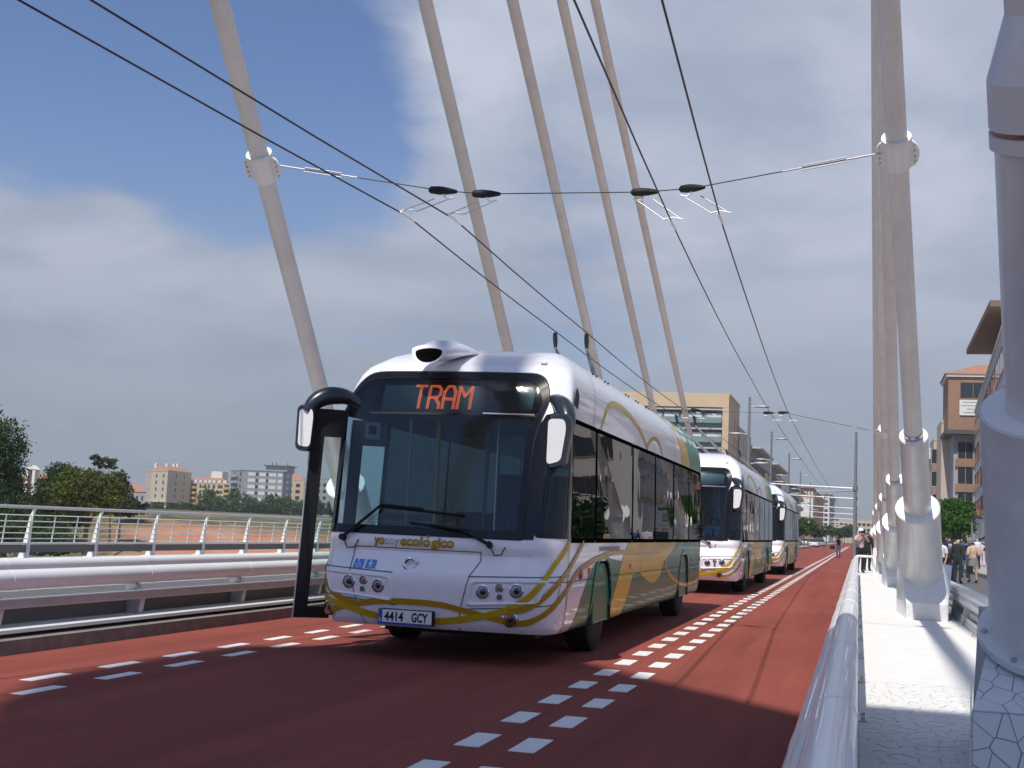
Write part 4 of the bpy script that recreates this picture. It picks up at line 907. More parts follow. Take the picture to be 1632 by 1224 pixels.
    MB().box(-.86, .86, 1.1, 11.9, .21, .36).build('underframe', INTD, t); MB().tube([(-.6, 1.0, .36), (-.6, 1.05, .22)], .06, 10).build('tow_eye', BLACK, t)  # underframe made deeper to block light and darken the road beneath
    # roof equipment
    rb = MB().box(-.55, .62, 4.4, 8.3, 3.40, 3.49).build('roof_cover', BUSW, t, bevel=.03)
    return t
def trolley_poles(bus, heads, groupn):
    bx, by = bus.location.x, bus.location.y
    for k, hd in enumerate(heads):
        b = Vector((-.12 if k == 0 else .28, 6.75, 3.58)); h = hd - Vector((bx, by, 0)) + Vector((0, 0, -.03))
        bs = MB().box(b.x - .13, b.x + .13, b.y - .9, b.y + .25, 3.49, 3.53); o = bs.build('trolley_base', INTD, bus, bevel=.01); MB().tube([b - Vector((0, 0, .06)), b + Vector((0, 0, .12))], [.11, .05], 10).build('swivel', BLACK, o)
        for e_ in (-.1, .1): MB().tube([b + Vector((e_, -.5, -.02)), b + Vector((e_ * .5, .1, .08))], .03, 8).build('spring', BLACK, o)
        kx = h + (b - h).normalized() * .55 - Vector((0, 0, .28))
        p = MB().tube([b + Vector((0, 0, .06)), kx, h - Vector((0, 0, .12))], [.045, .03, .03], 8).build('trolley_pole', POLEG, bus, smooth=True)
        MB().tube([kx, kx.lerp(h, .4), h - Vector((0, 0, .05)), h], [.032, .05, .05, .035], 8).build('contact_head', BLACK, p)
BUS = build_bus()
bus2 = copy_tree(BUS, None, ('number_plate', 'driver_partition')); bus2.location = (-4.02, 31.0, 0); bus2['label'] = 'second trolley bus, close behind the front one, driver visible at the wheel'
bus3 = copy_tree(BUS, None, ('number_plate',)); bus3.location = (-4.0, 49.6, 0); bus3['label'] = 'third and farthest trolley bus at the end of the row'
trolley_poles(BUS, [w_at(885, 528), w_at(935, 530)], '')
trolley_poles(bus2, [Vector((-6.38, 45.9, ZW)), Vector((-5.78, 46.3, ZW))], ''); trolley_poles(bus3, [Vector((-6.4, 64.4, ZW + .02)), Vector((-5.8, 64.8, ZW + .02))], '')
# ------------------------------------------------------------------ buildings
CREAM = mat('render_cream', (.60, .46, .31), .9, noise=.06, nscale=.4); BEIGE = mat('render_beige', (.56, .48, .36), .9, noise=.05, nscale=.3); YELLOW = mat('render_yellow', (.60, .50, .34), .9, noise=.05, nscale=.3)
GREYR = mat('render_grey', (.27, .28, .31), .9, noise=.05, nscale=.3); GREYD = mat('render_light_grey', (.36, .36, .37), .9, noise=.06, nscale=.3); BRICKR = mat('brick_orange', (.46, .17, .08), .9, noise=.1, nscale=.6)
BROWNP = mat('panel_brown', (.30, .18, .12), .8, noise=.1, nscale=1); TANR = mat('render_tan', (.52, .45, .37), .9, noise=.06, nscale=.4); ROOFT = mat('roof_tile_red', (.38, .18, .11), .9, noise=.2, nscale=1.5); SOFFIT = mat('soffit_brown', (.20, .13, .09), .8, noise=.1)
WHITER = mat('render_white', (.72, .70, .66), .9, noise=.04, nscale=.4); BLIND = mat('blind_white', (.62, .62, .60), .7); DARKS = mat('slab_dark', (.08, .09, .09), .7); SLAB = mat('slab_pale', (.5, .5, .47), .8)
_wc = {}
def win_mesh(w, h, m, fm, near):
    k = (round(w, 2), round(h, 2), m.name, fm.name if fm else '', near)
    if k not in _wc:
        if near:
            f = MB(); f.box(-w / 2 - .08, w / 2 + .08, -.06, .02, -.1, 0).box(-w / 2 - .06, -w / 2, -.05, .02, 0, h).box(w / 2, w / 2 + .06, -.05, .02, 0, h).box(-w / 2 - .06, w / 2 + .06, -.05, .02, h, h + .07).box(-.025, .025, -.035, .02, 0, h)
            _wc[k] = (f.mesh('window', fm or BLIND), MB().box(-w / 2, w / 2, -.02, .02, 0, h).mesh('pane', m))
        else: _wc[k] = (MB().box(-w / 2, w / 2, -.06, .02, 0, h).mesh('window', m), None)
    return _wc[k]
def building(name, label, foot, z0, z1, wall, rows=(), group=None, parapet=True, capm=None):
    o = Vector((foot[0][0], foot[0][1], z0)); t = thing(name, label, 'building', o, 0, group); n = len(foot); P = [Vector((p[0], p[1], z0)) - o for p in foot]
    MB().extrude(P, (0, 0, z1 - z0)).build('wall', wall, t, fixn=True)
    if parapet:
        c = sum(P, Vector()) / n; Q = [c + (p - c) * 1.012 for p in P]; MB().extrude([q + Vector((0, 0, z1 - z0)) for q in Q], (0, 0, .35)).build('cornice', capm or wall, t, fixn=True)
    for e, us, zs, w, h, m, fm, near in rows:
        A, B = P[e], P[(e + 1) % n]; d = (B - A).normalized(); rz = math.atan2(d.y, d.x)
        for zf in zs:
            for u in us:
                p = A + (B - A) * u + Vector((0, 0, zf)); wm, pm = win_mesh(w, h, m, fm, near); wo = ob('window', wm, t, p, rz)
                if pm: ob('pane', pm, wo)
    return t
def fr(a, b, n): return [a + (b - a) * i / max(1, n - 1) for i in range(n)]
def edge_box(t, A, B, u0, u1, z0, z1, out, m, name, inn=.02):
    d = (B - A).normalized(); nrm = Vector((d.y, -d.x, 0)); L = (B - A).length; p, q = A + d * L * u0, A + d * L * u1
    return MB().extrude([p - nrm * inn + Vector((0, 0, z0)), q - nrm * inn + Vector((0, 0, z0)), q + nrm * out + Vector((0, 0, z0)), p + nrm * out + Vector((0, 0, z0))], (0, 0, z1 - z0)).build(name, m, t, fixn=True)
def hip(t, f, o, z, rise, grow=1.02, k=.35):
    P = [Vector((p[0], p[1], 0)) - Vector((o.x, o.y, 0)) for p in f]; c = sum(P, Vector()) / len(P)
    MB().loft([[c + (p - c) * grow + Vector((0, 0, z)) for p in P], [c + (p - c) * k + Vector((0, 0, z + rise)) for p in P]]).build('roof', ROOFT, t, fixn=True)
def X2(px, y, py=830): return at(px, py, 1, y).x
def Zp(px, py, y): return at(px, py, 1, y).z
# far left, across the river
YB = 550
def far_pt(px, y): return (X2(px, y), y)
def far_left():
    G = 'apartment blocks across the river'
    z = lambda px, py, y=YB: Zp(px, py, y)
    f = [far_pt(228, 580), far_pt(237, 562), far_pt(262, 552), far_pt(300, 572), far_pt(298, 600), far_pt(235, 600)]; zt = z(262, 752) + .5; z0 = -.3; zb = z(262, 798)
    fl = [zb + .8 - z0 + i * (zt - zb - 1.2) / 4 + .6 for i in range(4)]
    t = building('apartment_building', 'beige corner apartment block on columns, leftmost of the distant blocks', f, zb, zt, BEIGE, [(1, [.3, .75], [v - zb + z0 for v in fl], 1.5, 1.7, WINDARK, None, False), (2, [.35, .7], [v - zb + z0 for v in fl], .8, 1.7, WINDARK, None, False), (0, [.5], [v - zb + z0 for v in fl], 1.3, 1.6, WINDARK, None, False)], G, True, YELLOW)
    o = t.location; P = [Vector((p[0], p[1], zb)) - o for p in f]; c = sum(P, Vector()) / 6
    MB().extrude([c + (p - c) * 1.03 - Vector((0, 0, .7)) for p in P], (0, 0, .7)).build('floor_band', YELLOW, t, fixn=True)
    for p in P[:4]: MB().tube([c + (p - c) * .92 - Vector((0, 0, zb - z0)), c + (p - c) * .92 - Vector((0, 0, .6))], .7, 8).build('column', BEIGE, t)
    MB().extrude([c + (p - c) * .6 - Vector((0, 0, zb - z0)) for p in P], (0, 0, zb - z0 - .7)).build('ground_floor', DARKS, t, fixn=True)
    top = zt - zb + .35; MB().loft([[c + (p - c) * .95 + Vector((0, 0, top)) for p in P], [c + (p - c) * .55 + Vector((0, 0, top + 2.4)) for p in P]]).build('roof', ROOFT, t, fixn=True)
    for dx in (-5, 1, 5, 7): MB().cbox(c + Vector((dx, -2, top + 2.6)), 1.2, 1.2, 3.2).build('chimney', WHITER, t)
    y = 575; f = [far_pt(296, y), far_pt(363, y - 12), far_pt(363, y + 20), far_pt(296, y + 20)]; zt = z(330, 772, y); W_ = (zt - z(330, 806, y)) / 4
    fl = [z(330, 806, y) + .3 + i * W_ * 1.0 + .7 for i in range(4)]
    t = building('apartment_building', 'yellow apartment block with ochre balconies and red roof, between the beige and grey blocks', f, -.3, zt, YELLOW, [(0, [.30, .40, .5, .62, .74, .80], fl, 1.7, 1.5, WINDARK, None, False)], G)
    A, B = Vector((0, 0, 0)), Vector((f[1][0] - f[0][0], -12, 0))
    for v in fl:
        for u in ((.06, .22), (.86, .99)): edge_box(t, A, B, u[0], u[1], v - .4, v + .7, 1.2, mat('balcony_ochre', (.58, .36, .09), .9), 'balcony'); edge_box(t, A, B, u[0] + .01, u[1] - .01, v + .72, v + 2.0, .05, WINDARK, 'balcony_opening')
    hip(t, f, t.location, zt + .6, 3.0, 1.0, .6)
    for u in (.08, .18, .30, .42, .52, .62, .75, .88): p = A.lerp(B, u); MB().box(p.x - .8, p.x + .8, p.y - .3, p.y + 3, zt + .9, zt + 2.3).build('dormer', WHITER, t)
    p = A.lerp(B, .45); MB().box(p.x - 3, p.x + 3, 4, 10, zt + 3, zt + 7).build('lift_house', WHITER, t)
    y = 540; f = [far_pt(363, y + 14), far_pt(384, y), far_pt(447, y + 4), far_pt(461, y + 12), far_pt(461, y + 30), far_pt(366, y + 34)]; zt = z(400, 750, y); zb = z(400, 800, y); pt = (zt - zb) / 5
    fl = [zb + i * pt + .9 for i in range(5)]
    t = building('apartment_building', 'grey apartment block with long rows of white blinds, largest of the distant blocks', f, -.3, zt, GREYR, [(1, [.16, .25, .42, .52, .68, .76], fl, 1.9, 1.5, BLIND, None, False), (1, [.34, .60], fl, 1.7, 1.5, WINDARK, None, False), (1, [.92], fl, 1.9, 1.5, BLIND, None, False), (2, [.5], fl, 2.2, 1.3, BLIND, None, False), (0, [.3, .75], fl, 2.0, 1.6, WINDARK, None, False)], G)
    A, B = Vector((0, 0, 0)), Vector((f[1][0] - f[0][0], -14, 0))
    for v in fl: edge_box(t, A, B, .05, .6, v - .7, v + .5, 1.3, GREYD, 'balcony')
    p = Vector((X2(414, y) - f[0][0], 0, zt)); MB().box(p.x - 5.5, p.x + 5.5, 0, 8, zt + .3, zt + 3.2).build('penthouse', GREYR, t); MB().box(p.x - 6.2, p.x + 6.2, -1, 9, zt + 3.2, zt + 3.7).build('penthouse_roof', DARKS, t)
    for px in (401, 408, 426): q = X2(px, y) - f[0][0]; MB().box(q - .5, q + .5, 2, 3, zt + .3, zt + 5.0).build('chimney', GREYD, t)
    y = 585; f = [far_pt(456, y), far_pt(481, y - 6), far_pt(481, y + 20), far_pt(456, y + 20)]; zt = z(468, 766, y); fl = [z(468, 806, y) + .4 + i * 3.0 for i in range(4)]
    t = building('apartment_building', 'narrow orange-cream apartment block to the right of the grey one', f, -.3, zt, CREAM, [(0, [.62], fl, 3.4, 1.6, WINDARK, None, False), (0, [.2], fl, 1.2, 1.5, WINDARK, None, False)], G)
    hip(t, f, t.location, zt + .6, 2.0, 1.0, .6)
    y = 560; f = [far_pt(480, y), far_pt(560, y - 6), far_pt(560, y + 20), far_pt(480, y + 20)]; zt = z(495, 763, y); fl = [z(495, 806, y) + .4 + i * 3.0 for i in range(4)]
    building('apartment_building', 'light grey apartment block seen through the open bus door', f, -.3, zt, GREYD, [(0, fr(.06, .94, 8), fl, 1.9, 1.5, WINDARK, None, False)], G)
    # low house and the little white belfry
    y = 330; f = [far_pt(196, y), far_pt(229, y - 8), far_pt(229, y + 14), far_pt(196, y + 14)]; zt = z(210, 784, y)
    t = building('house', 'grey house with shallow red roof left of the beige block', f, -.3, zt, GREYD, [(0, [.2, .4, .6, .85], [zt - 2.0], 1.2, 1.2, WINDARK, None, False)], None, False)
    hip(t, f, t.location, zt + .3, 2.4, 1.04, .3)
    y = 120; x0 = X2(50, y); zt = Zp(60, 782, y)
    t = building('chapel', 'white chapel with red roof and an open bell gable, behind the dark tree', [(x0 - 3, y), (X2(79, y), y - 1), (X2(79, y), y + 7), (x0 - 3, y + 7)], -.3, zt, WHITER, (), None, False); t['category'] = 'chapel'
    w = X2(79, y) - x0 + 3; MB().loft([[Vector((-.3, -.4, zt + .3)), Vector((w + .3, -1.4, zt + .3)), Vector((w + .3, 7.2, zt + .3)), Vector((-.3, 7.2, zt + .3))], [Vector((-.3, 3.2, zt + 2.4)), Vector((w * .55, 2.8, zt + 2.0)), Vector((w * .55, 3.2, zt + 2.0)), Vector((-.3, 3.6, zt + 2.4))]]).build('roof', ROOFT, t, fixn=True)
    bx = X2(49, y) - x0 + 3; bw = X2(64, y) - x0 + 3 - bx; zb, ztt = zt - .4, Zp(58, 749, y) + .3
    b = MB().box(bx, bx + bw * .28, -1.6, -.8, zb, ztt).box(bx + bw * .72, bx + bw, -1.6, -.8, zb, ztt); b.build('bell_gable', WHITER, t); MB().extrude([(bx - .1, -1.65, ztt), (bx + bw + .1, -1.65, ztt), (bx + bw * .5, -1.65, ztt + .45)], (0, .9, 0)).build('gable_top', WHITER, t, fixn=True)
    MB().tube([(bx + bw / 2, -1.2, zt + .5), (bx + bw / 2, -1.2, ztt - .15)], [.28, .1], 10).build('bell', BRONZE, t)
far_left()
# left side of the street beyond the bridge
XS = -19.5
def on_side(px, py): return at(px, py, 0, XS)
def street_left():
    G = 'buildings along the left side of the street'
    a, b = on_side(1163, 631), on_side(1177, 655); zt = a.z; y0, y1 = a.y, b.y; x0 = X2(985, y0)
    t = building('apartment_building', 'cream building with a deep frame and glazed balconies, nearest on the left street side', [(x0, y0), (XS, y0), (XS, y1 + 2), (x0, y1 + 2)], -.1, zt, CREAM, [(1, [.52, .80], [zt - 4.6 - 3.1 * i for i in range(5)], 1.0, 1.9, WINDARK, TANR, True)], G)
    w = XS - x0; A, B = Vector((0, 0, 0)), Vector((w, 0, 0)); MB().box(.5, w - 1.1, -.06, .02, 1.0, zt - 1.9).build('glazing_recess', WINGREEN, t)
    pz = Zp(1100, 655, y0); p1 = 2.98
    for i in range(6):
        zz = zt - 2.2 - p1 * i
        edge_box(t, A, B, .0, 1 - .9 / w, zz - .0, zz + .22, .55, SLAB, 'floor_slab'); edge_box(t, A, B, .01, 1 - 1.1 / w, zz - 1.98, zz - 1.12 + .02, .5, BALGL, 'glass_balustrade'); edge_box(t, A, B, .01, 1 - 1.1 / w, zz - .42, zz - .2, .2, DARKS, 'lintel')
        for k, u in enumerate((.06, .24, .40, .62, .80)):
            edge_box(t, A, B, u, u + .13, zz - 1.12, zz - .42, .1, BLIND, 'blind')
        for u in (.2, .365, .56, .78): edge_box(t, A, B, u, u + .018, zz - 1.98, zz, .14, GREYD, 'mullion')
    edge_box(t, A, B, 1 - .95 / w, 1.0, 0, zt, .6, CREAM, 'corner_pier'); edge_box(t, A, B, 0, 1.0, zt - 1.75, zt + .36, .62, CREAM, 'top_beam')
    def seg(lab, p0, p1, wall, floors, cols, depth, w=1.3, h=1.6, balc=False, front=True, m=WINDARK, near=False):
        a, b = on_side(*p0), on_side(*p1); zt = a.z; x0 = XS - depth
        t = building('apartment_building', lab, [(x0, a.y), (XS, a.y), (XS, b.y - .3), (x0, b.y - .3)], -.1, zt, wall, [(1, fr(.12, .88, cols), [zt - 3.0 - 3.1 * i for i in range(floors)], w, h, m, None, near)] + ([(0, [.55, .85], [zt - 3.0 - 3.1 * i for i in range(floors)], w, h, m, None, near)] if front else []), G)
        if balc:
            A, B = Vector((depth, 0, 0)), Vector((depth, b.y - a.y - .3, 0))
            for i in range(floors): edge_box(t, A, B, .08, .92, zt - 3.2 - 3.1 * i, zt - 2.1 - 3.1 * i, 1.3, GREYD, 'balcony')
            edge_box(t, A, B, 0, 1, zt - .3, zt + .05, 1.9, SLAB, 'roof_slab')
        return t
    seg('tan building with tall dark windows behind the cream one', (1177, 682), (1197, 706), TANR, 5, 4, 6, 1.1, 1.9, near=True)
    seg('grey building with long balconies in the left street row', (1197, 711), (1219, 731), GREYD, 5, 4, 5, 1.6, 1.9, True)
    seg('narrow cream stair tower in the left street row', (1217, 727), (1226, 737), CREAM, 5, 2, 4, 1, 1.7)
    seg('second grey building with balconies, beyond the cream stair tower', (1226, 737), (1245, 757), GREYD, 5, 5, 5, 1.7, 1.9, True)
    seg('pale tower with flat top in the middle of the left street row', (1243, 746), (1258, 771), WHITER, 6, 3, 5.5, 2.0, 1.6, False)
    seg('grey sloping row of flats after the pale tower', (1258, 771), (1276, 797), GREYR, 5, 8, 5, 1.8, 1.7, True, False)
    t = seg('orange brick building with a white upper front', (1297, 778), (1313, 803), BRICKR, 6, 6, 9, 2.0, 1.8, False, True, BLIND)
    MB().box(2.2, 8.8, -.35, .02, on_side(1297, 778).z * .42, on_side(1297, 778).z * .80).build('white_front', WHITER, t)
    seg('white building with red eaves near the end of the street', (1322, 787), (1329, 800), WHITER, 7, 5, 14, 2.2, 1.8, True)
    seg('yellow building far down the street', (1339, 826), (1342, 832), YELLOW, 5, 4, 20, 2.2, 1.8)
    y = 820; x0, x1 = X2(1338, y), X2(1402, y); zt = Zp(1370, 829, y); fl = [zt - 3.4 - 3.3 * i for i in range(3)]
    building('apartment_building', 'long cream building closing the end of the street', [(x0, y), (x1, y), (x1, y + 14), (x0, y + 14)], -.1, zt, BEIGE, [(0, fr(.05, .95, 9), fl, 2.0, 1.7, WINDARK, None, False)], None)
street_left()
def street_right():
    G = 'buildings along the right side of the street'
    # grey block with ribbon windows
    f = [(24.0, 94), (24, 160), (13.05, 160), (9.6, 94)]; f = [(13.05, 160), (9.6, 94), (26, 93.4), (26, 160)]; zt = 17.0; OFFW = mat('render_pale_grey', (.50, .50, .50), .9, noise=.06, nscale=.4)
    zs = [14.0, 10.9, 7.8, 4.7]
    t = building('office_building', 'pale grey building with ribbon windows and an overhanging brown roof slab', f, -.1, zt, OFFW, [(0, [.07, .19, .32, .45, .58, .71, .84, .95], zs, 7.0, 1.8, WINDARK, BROWNP, True), (1, [.2, .5, .8], zs, 3.0, 1.6, WINDARK, BROWNP, True)], G)
    o = Vector((13.05, 160, -.1)); P = lambda x, y, z: Vector((x, y, z)) - o
    MB().extrude([P(9.7, 106, 20.2), P(10.0, 133, 20.2), P(19, 133, 20.2), P(19, 106, 20.2)], (0, 0, .5)).build('roof_slab', SOFFIT, t, fixn=True)
    MB().extrude([P(12.2, 110, 17.2), P(12.6, 131, 17.2), P(18, 131, 17.2), P(18, 110, 17.2)], (0, 0, 3.0)).build('penthouse', GREYR, t, fixn=True)
    # brown tower and neighbours
    def tower(lab, px0, px1, y, py_top, base, balc, top):
        x0, x1 = X2(px0, y), X2(px1, y) if px1 else X2(px0, y) + 9; zt = Zp(px0, py_top, y); w = x1 - x0
        t = building('apartment_building', lab, [(x0, y), (x1, y), (x1, y + 10), (x0, y + 10)], -.1, zt, base, (), G, not top); k = int((zt - 4) / 3.05); A, B = Vector((0, 0, 0)), Vector((w, 0, 0))
        for i in range(k):
            z = zt - 3.0 - 3.05 * i
            if balc:
                edge_box(t, A, B, .02, .28, z - 1.0, z - .02, .25, BROWNP, 'spandrel'); wm, pm = win_mesh(1.7, 2.0, WINDARK, GREYD, True); wo = ob('window', wm, t, (w * .15, -.12, z)); ob('pane', pm, wo)
                edge_box(t, A, B, .32, .62, z - .45, z - .25, 1.2, DARKS, 'balcony_slab'); edge_box(t, A, B, .33, .36, z - .25, z + .7, 1.15, WHITER, 'balcony_screen'); wm, pm = win_mesh(1.3, 2.3, WINDARK, GREYD, True); wo = ob('window', wm, t, (w * .52, 0, z - .2)); ob('pane', pm, wo)
                rl = MB(); 
                for q in range(9): xx = w * (.34 + .27 * q / 8); rl.box(xx - .015, xx + .015, -1.18, -1.15, z - .25, z + .7)
                rl.box(w * .33, w * .62, -1.2, -1.13, z + .68, z + .73); rl.build('balcony_rail', GREYD, t)
            else:
                wm, pm = win_mesh(1.4, 1.9, WINDARK, GREYD, True); wo = ob('window', wm, t, (w * .45, 0, z)); ob('pane', pm, wo); edge_box(t, A, B, .05, .95, z - 1.1, z - .15, .12, BROWNP, 'spandrel')
        return t, w, zt, A, B, x0
    y = 165; t, w, zt, A, B, x0 = tower('tall brown and grey apartment tower with a tiled roof box and a white banner', 1519, None, y, 690, GREYD, True, True)
    h = Zp(1519, 606, y) - zt; MB().box(-.75, w * .98, -1.1, 9, zt + .4, zt + .4 + h).build('top_floor', BROWNP, t); MB().box(-1.05, w, -1.45, 9.3, zt - .1, zt + .4).build('soffit_slab', DARKS, t); MB().box(-1.0, w, -1.35, 9.2, zt + .4 + h, zt + .75 + h).build('eaves', WHITER, t)
    zz = zt + .75 + h; MB().loft([[Vector((-1.2, -1.5, zz)), Vector((w, -1.5, zz)), Vector((w, 9.4, zz)), Vector((-1.2, 9.4, zz))], [Vector((3, 4, zz + 1.8)), Vector((w - 2, 4, zz + 1.8)), Vector((w - 2, 4.2, zz + 1.8)), Vector((3, 4.2, zz + 1.8))]]).build('roof', ROOFT, t, fixn=True)
    wm, pm = win_mesh(2.9, 1.9, WINDARK, BROWNP, True); wo = ob('window', wm, t, (2.1, -1.12, zt + h - 2.2)); ob('pane', pm, wo)
    bn = MB().box(.55, 3.6, -1.22, -1.13, zt + h - 4.3, zt + h - 2.4).build('banner', WHITER, t)
    for i, (a, b) in enumerate(((.9, 3.2), (.75, 3.4), (1.4, 2.8), (1.0, 3.2))): MB().box(a, b, -1.226, -1.221, zt + h - 2.75 - .42 * i, zt + h - 2.65 - .42 * i).build('banner_line', GREYR, bn)
    t, w, zt, A, B, x0 = tower('blank cream stair shaft between the two brown towers', 1499, 1513, 172, 674, TANR, False, False)
    for o_ in list(t.children):
        if o_.name.split('.')[0] in ('window', 'spandrel'):
            for c in list(o_.children): bpy.data.objects.remove(c)
            bpy.data.objects.remove(o_)
    tower('second brown tower farther along the right side', 1487, 1500, 182, 702, TANR, False, False)
    tower('pale flat-topped tower beside the last brown one', 1478, 1488, 190, 718, WHITER, False, False)
street_right()

# ------------------------------------------------------------------ vegetation
def leaf_mat(name, c, c2, sheen=.3):
    m = bpy.data.materials.new(name); m.use_nodes = True; nt = m.node_tree; L = nt.links; b = nt.nodes['Principled BSDF']; b.inputs['Roughness'].default_value = .6; b.inputs['Specular IOR Level'].default_value = .25
    tc = nt.nodes.new('ShaderNodeTexCoord'); n = nt.nodes.new('ShaderNodeTexNoise'); n.inputs['Scale'].default_value = 1.6; n.inputs['Detail'].default_value = 5; L.new(tc.outputs['Object'], n.inputs['Vector'])
    r = nt.nodes.new('ShaderNodeValToRGB'); e = r.color_ramp.elements; e[0].position = .35; e[1].position = .66; e[0].color = (*c, 1); e[1].color = (*c2, 1); L.new(n.outputs['Fac'], r.inputs[0]); L.new(r.outputs[0], b.inputs['Base Color'])
    tr = nt.nodes.new('ShaderNodeBsdfTranslucent'); L.new(r.outputs[0], tr.inputs[0]); mx = nt.nodes.new('ShaderNodeMixShader'); mx.inputs[0].default_value = sheen; L.new(b.outputs[0], mx.inputs[1]); L.new(tr.outputs[0], mx.inputs[2]); L.new(mx.outputs[0], nt.nodes['Material Output'].inputs[0]); return m
LDARK = leaf_mat('leaf_dark', (.022, .052, .013), (.062, .11, .03)); LMID = leaf_mat('leaf_mid', (.04, .085, .015), (.10, .15, .03)); LYEL = leaf_mat('leaf_yellow_green', (.055, .085, .012), (.14, .16, .025)); LGREY = leaf_mat('leaf_grey_green', (.05, .075, .035), (.11, .13, .07)); LFRESH = leaf_mat('leaf_fresh', (.03, .10, .012), (.085, .20, .03))
BARK = mat('bark', (.12, .09, .065), .95, noise=.25, nscale=6)
def crown_mesh(blobs, n, size, mt, seed):
    rnd = np.random.default_rng(seed); V = []; tot = sum(b[3] * b[4] * b[5] for b in blobs) ** 1.0
    for bx, by, bz, rx, ry, rz in blobs:
        k = int(n * (rx * ry * rz) / tot) + 12; nc = max(6, k // 14)
        # clumps spread over the volume, leaves spread inside each clump
        d = rnd.normal(size=(nc, 3)); d /= np.linalg.norm(d, axis=1)[:, None]; rad = rnd.uniform(.45, 1.08, nc) ** .7; cc = d * rad[:, None]
        idx = rnd.integers(0, nc, k); p = cc[idx] + rnd.normal(size=(k, 3)) * .16; V.append(np.column_stack([bx + p[:, 0] * rx, by + p[:, 1] * ry, bz + p[:, 2] * rz]))
    P = np.vstack(V); m = len(P); u = rnd.normal(size=(m, 3)); u /= np.linalg.norm(u, axis=1)[:, None]; w = rnd.normal(size=(m, 3)); w -= u * (w * u).sum(1)[:, None]; w /= np.linalg.norm(w, axis=1)[:, None]
    s = size * rnd.uniform(.6, 1.3, m)[:, None]; q = np.stack([P - u * s - w * s * .45, P + u * s - w * s * .35, P + u * s * .9 + w * s * .45, P - u * s * .8 + w * s * .4], 1).reshape(-1, 3)
    me = bpy.data.meshes.new('crown'); me.from_pydata(q.tolist(), [], np.arange(4 * m).reshape(-1, 4).tolist()); me.materials.append(mt); return me
def tree(name, label, base, blobs, n, size, mt, seed, trunk=.12, group=None, cat='tree'):
    t = thing(name, label, cat, base, 0, group); rnd = random.Random(seed); c = Vector((sum(b[0] for b in blobs) / len(blobs), sum(b[1] for b in blobs) / len(blobs), sum(b[2] for b in blobs) / len(blobs)))
    m = MB(); top = c * .8; m.tube(smooth_curve([(0, 0, -.3), (rnd.uniform(-.1, .1) + c.x * .3, c.y * .3, c.z * .45), top], 4), [trunk * (1.15 - .8 * i / 8) for i in range(9)], 7)
    for b in blobs:
        p = Vector(b[:3]); s = Vector((c.x * .3, c.y * .3, c.z * .45)).lerp(top, rnd.uniform(0, .7)); m.tube([s, s.lerp(p, .5) + Vector((0, 0, -.05 * p.z)), p], [trunk * .5, trunk * .32, trunk * .1], 5)
    m.build('trunk', BARK, t, smooth=True); ob('crown', crown_mesh(blobs, n, size, mt, seed), t); return t
def px_tree(name, label, y, basepx, blobs_px, n, size, mt, seed, z0=None, trunk=.12, group=None):
    """crown lobes given where the photograph shows them, at the distance y"""
    b = at(basepx[0], basepx[1], 1, y); o = Vector((b.x, y, b.z if z0 is None else z0)); bl = []
    for px, py, rx, ry in blobs_px:
        c = at(px, py, 1, y); s = (at(px + 10, py, 1, y) - c).length / 10; bl.append((c.x - o.x, random.Random(seed + px).uniform(-.5, .5) * rx * s, c.z - o.z, rx * s, (rx + ry) * .5 * s, ry * s))
    return tree(name, label, o, bl, n, size, mt, seed, trunk, group)
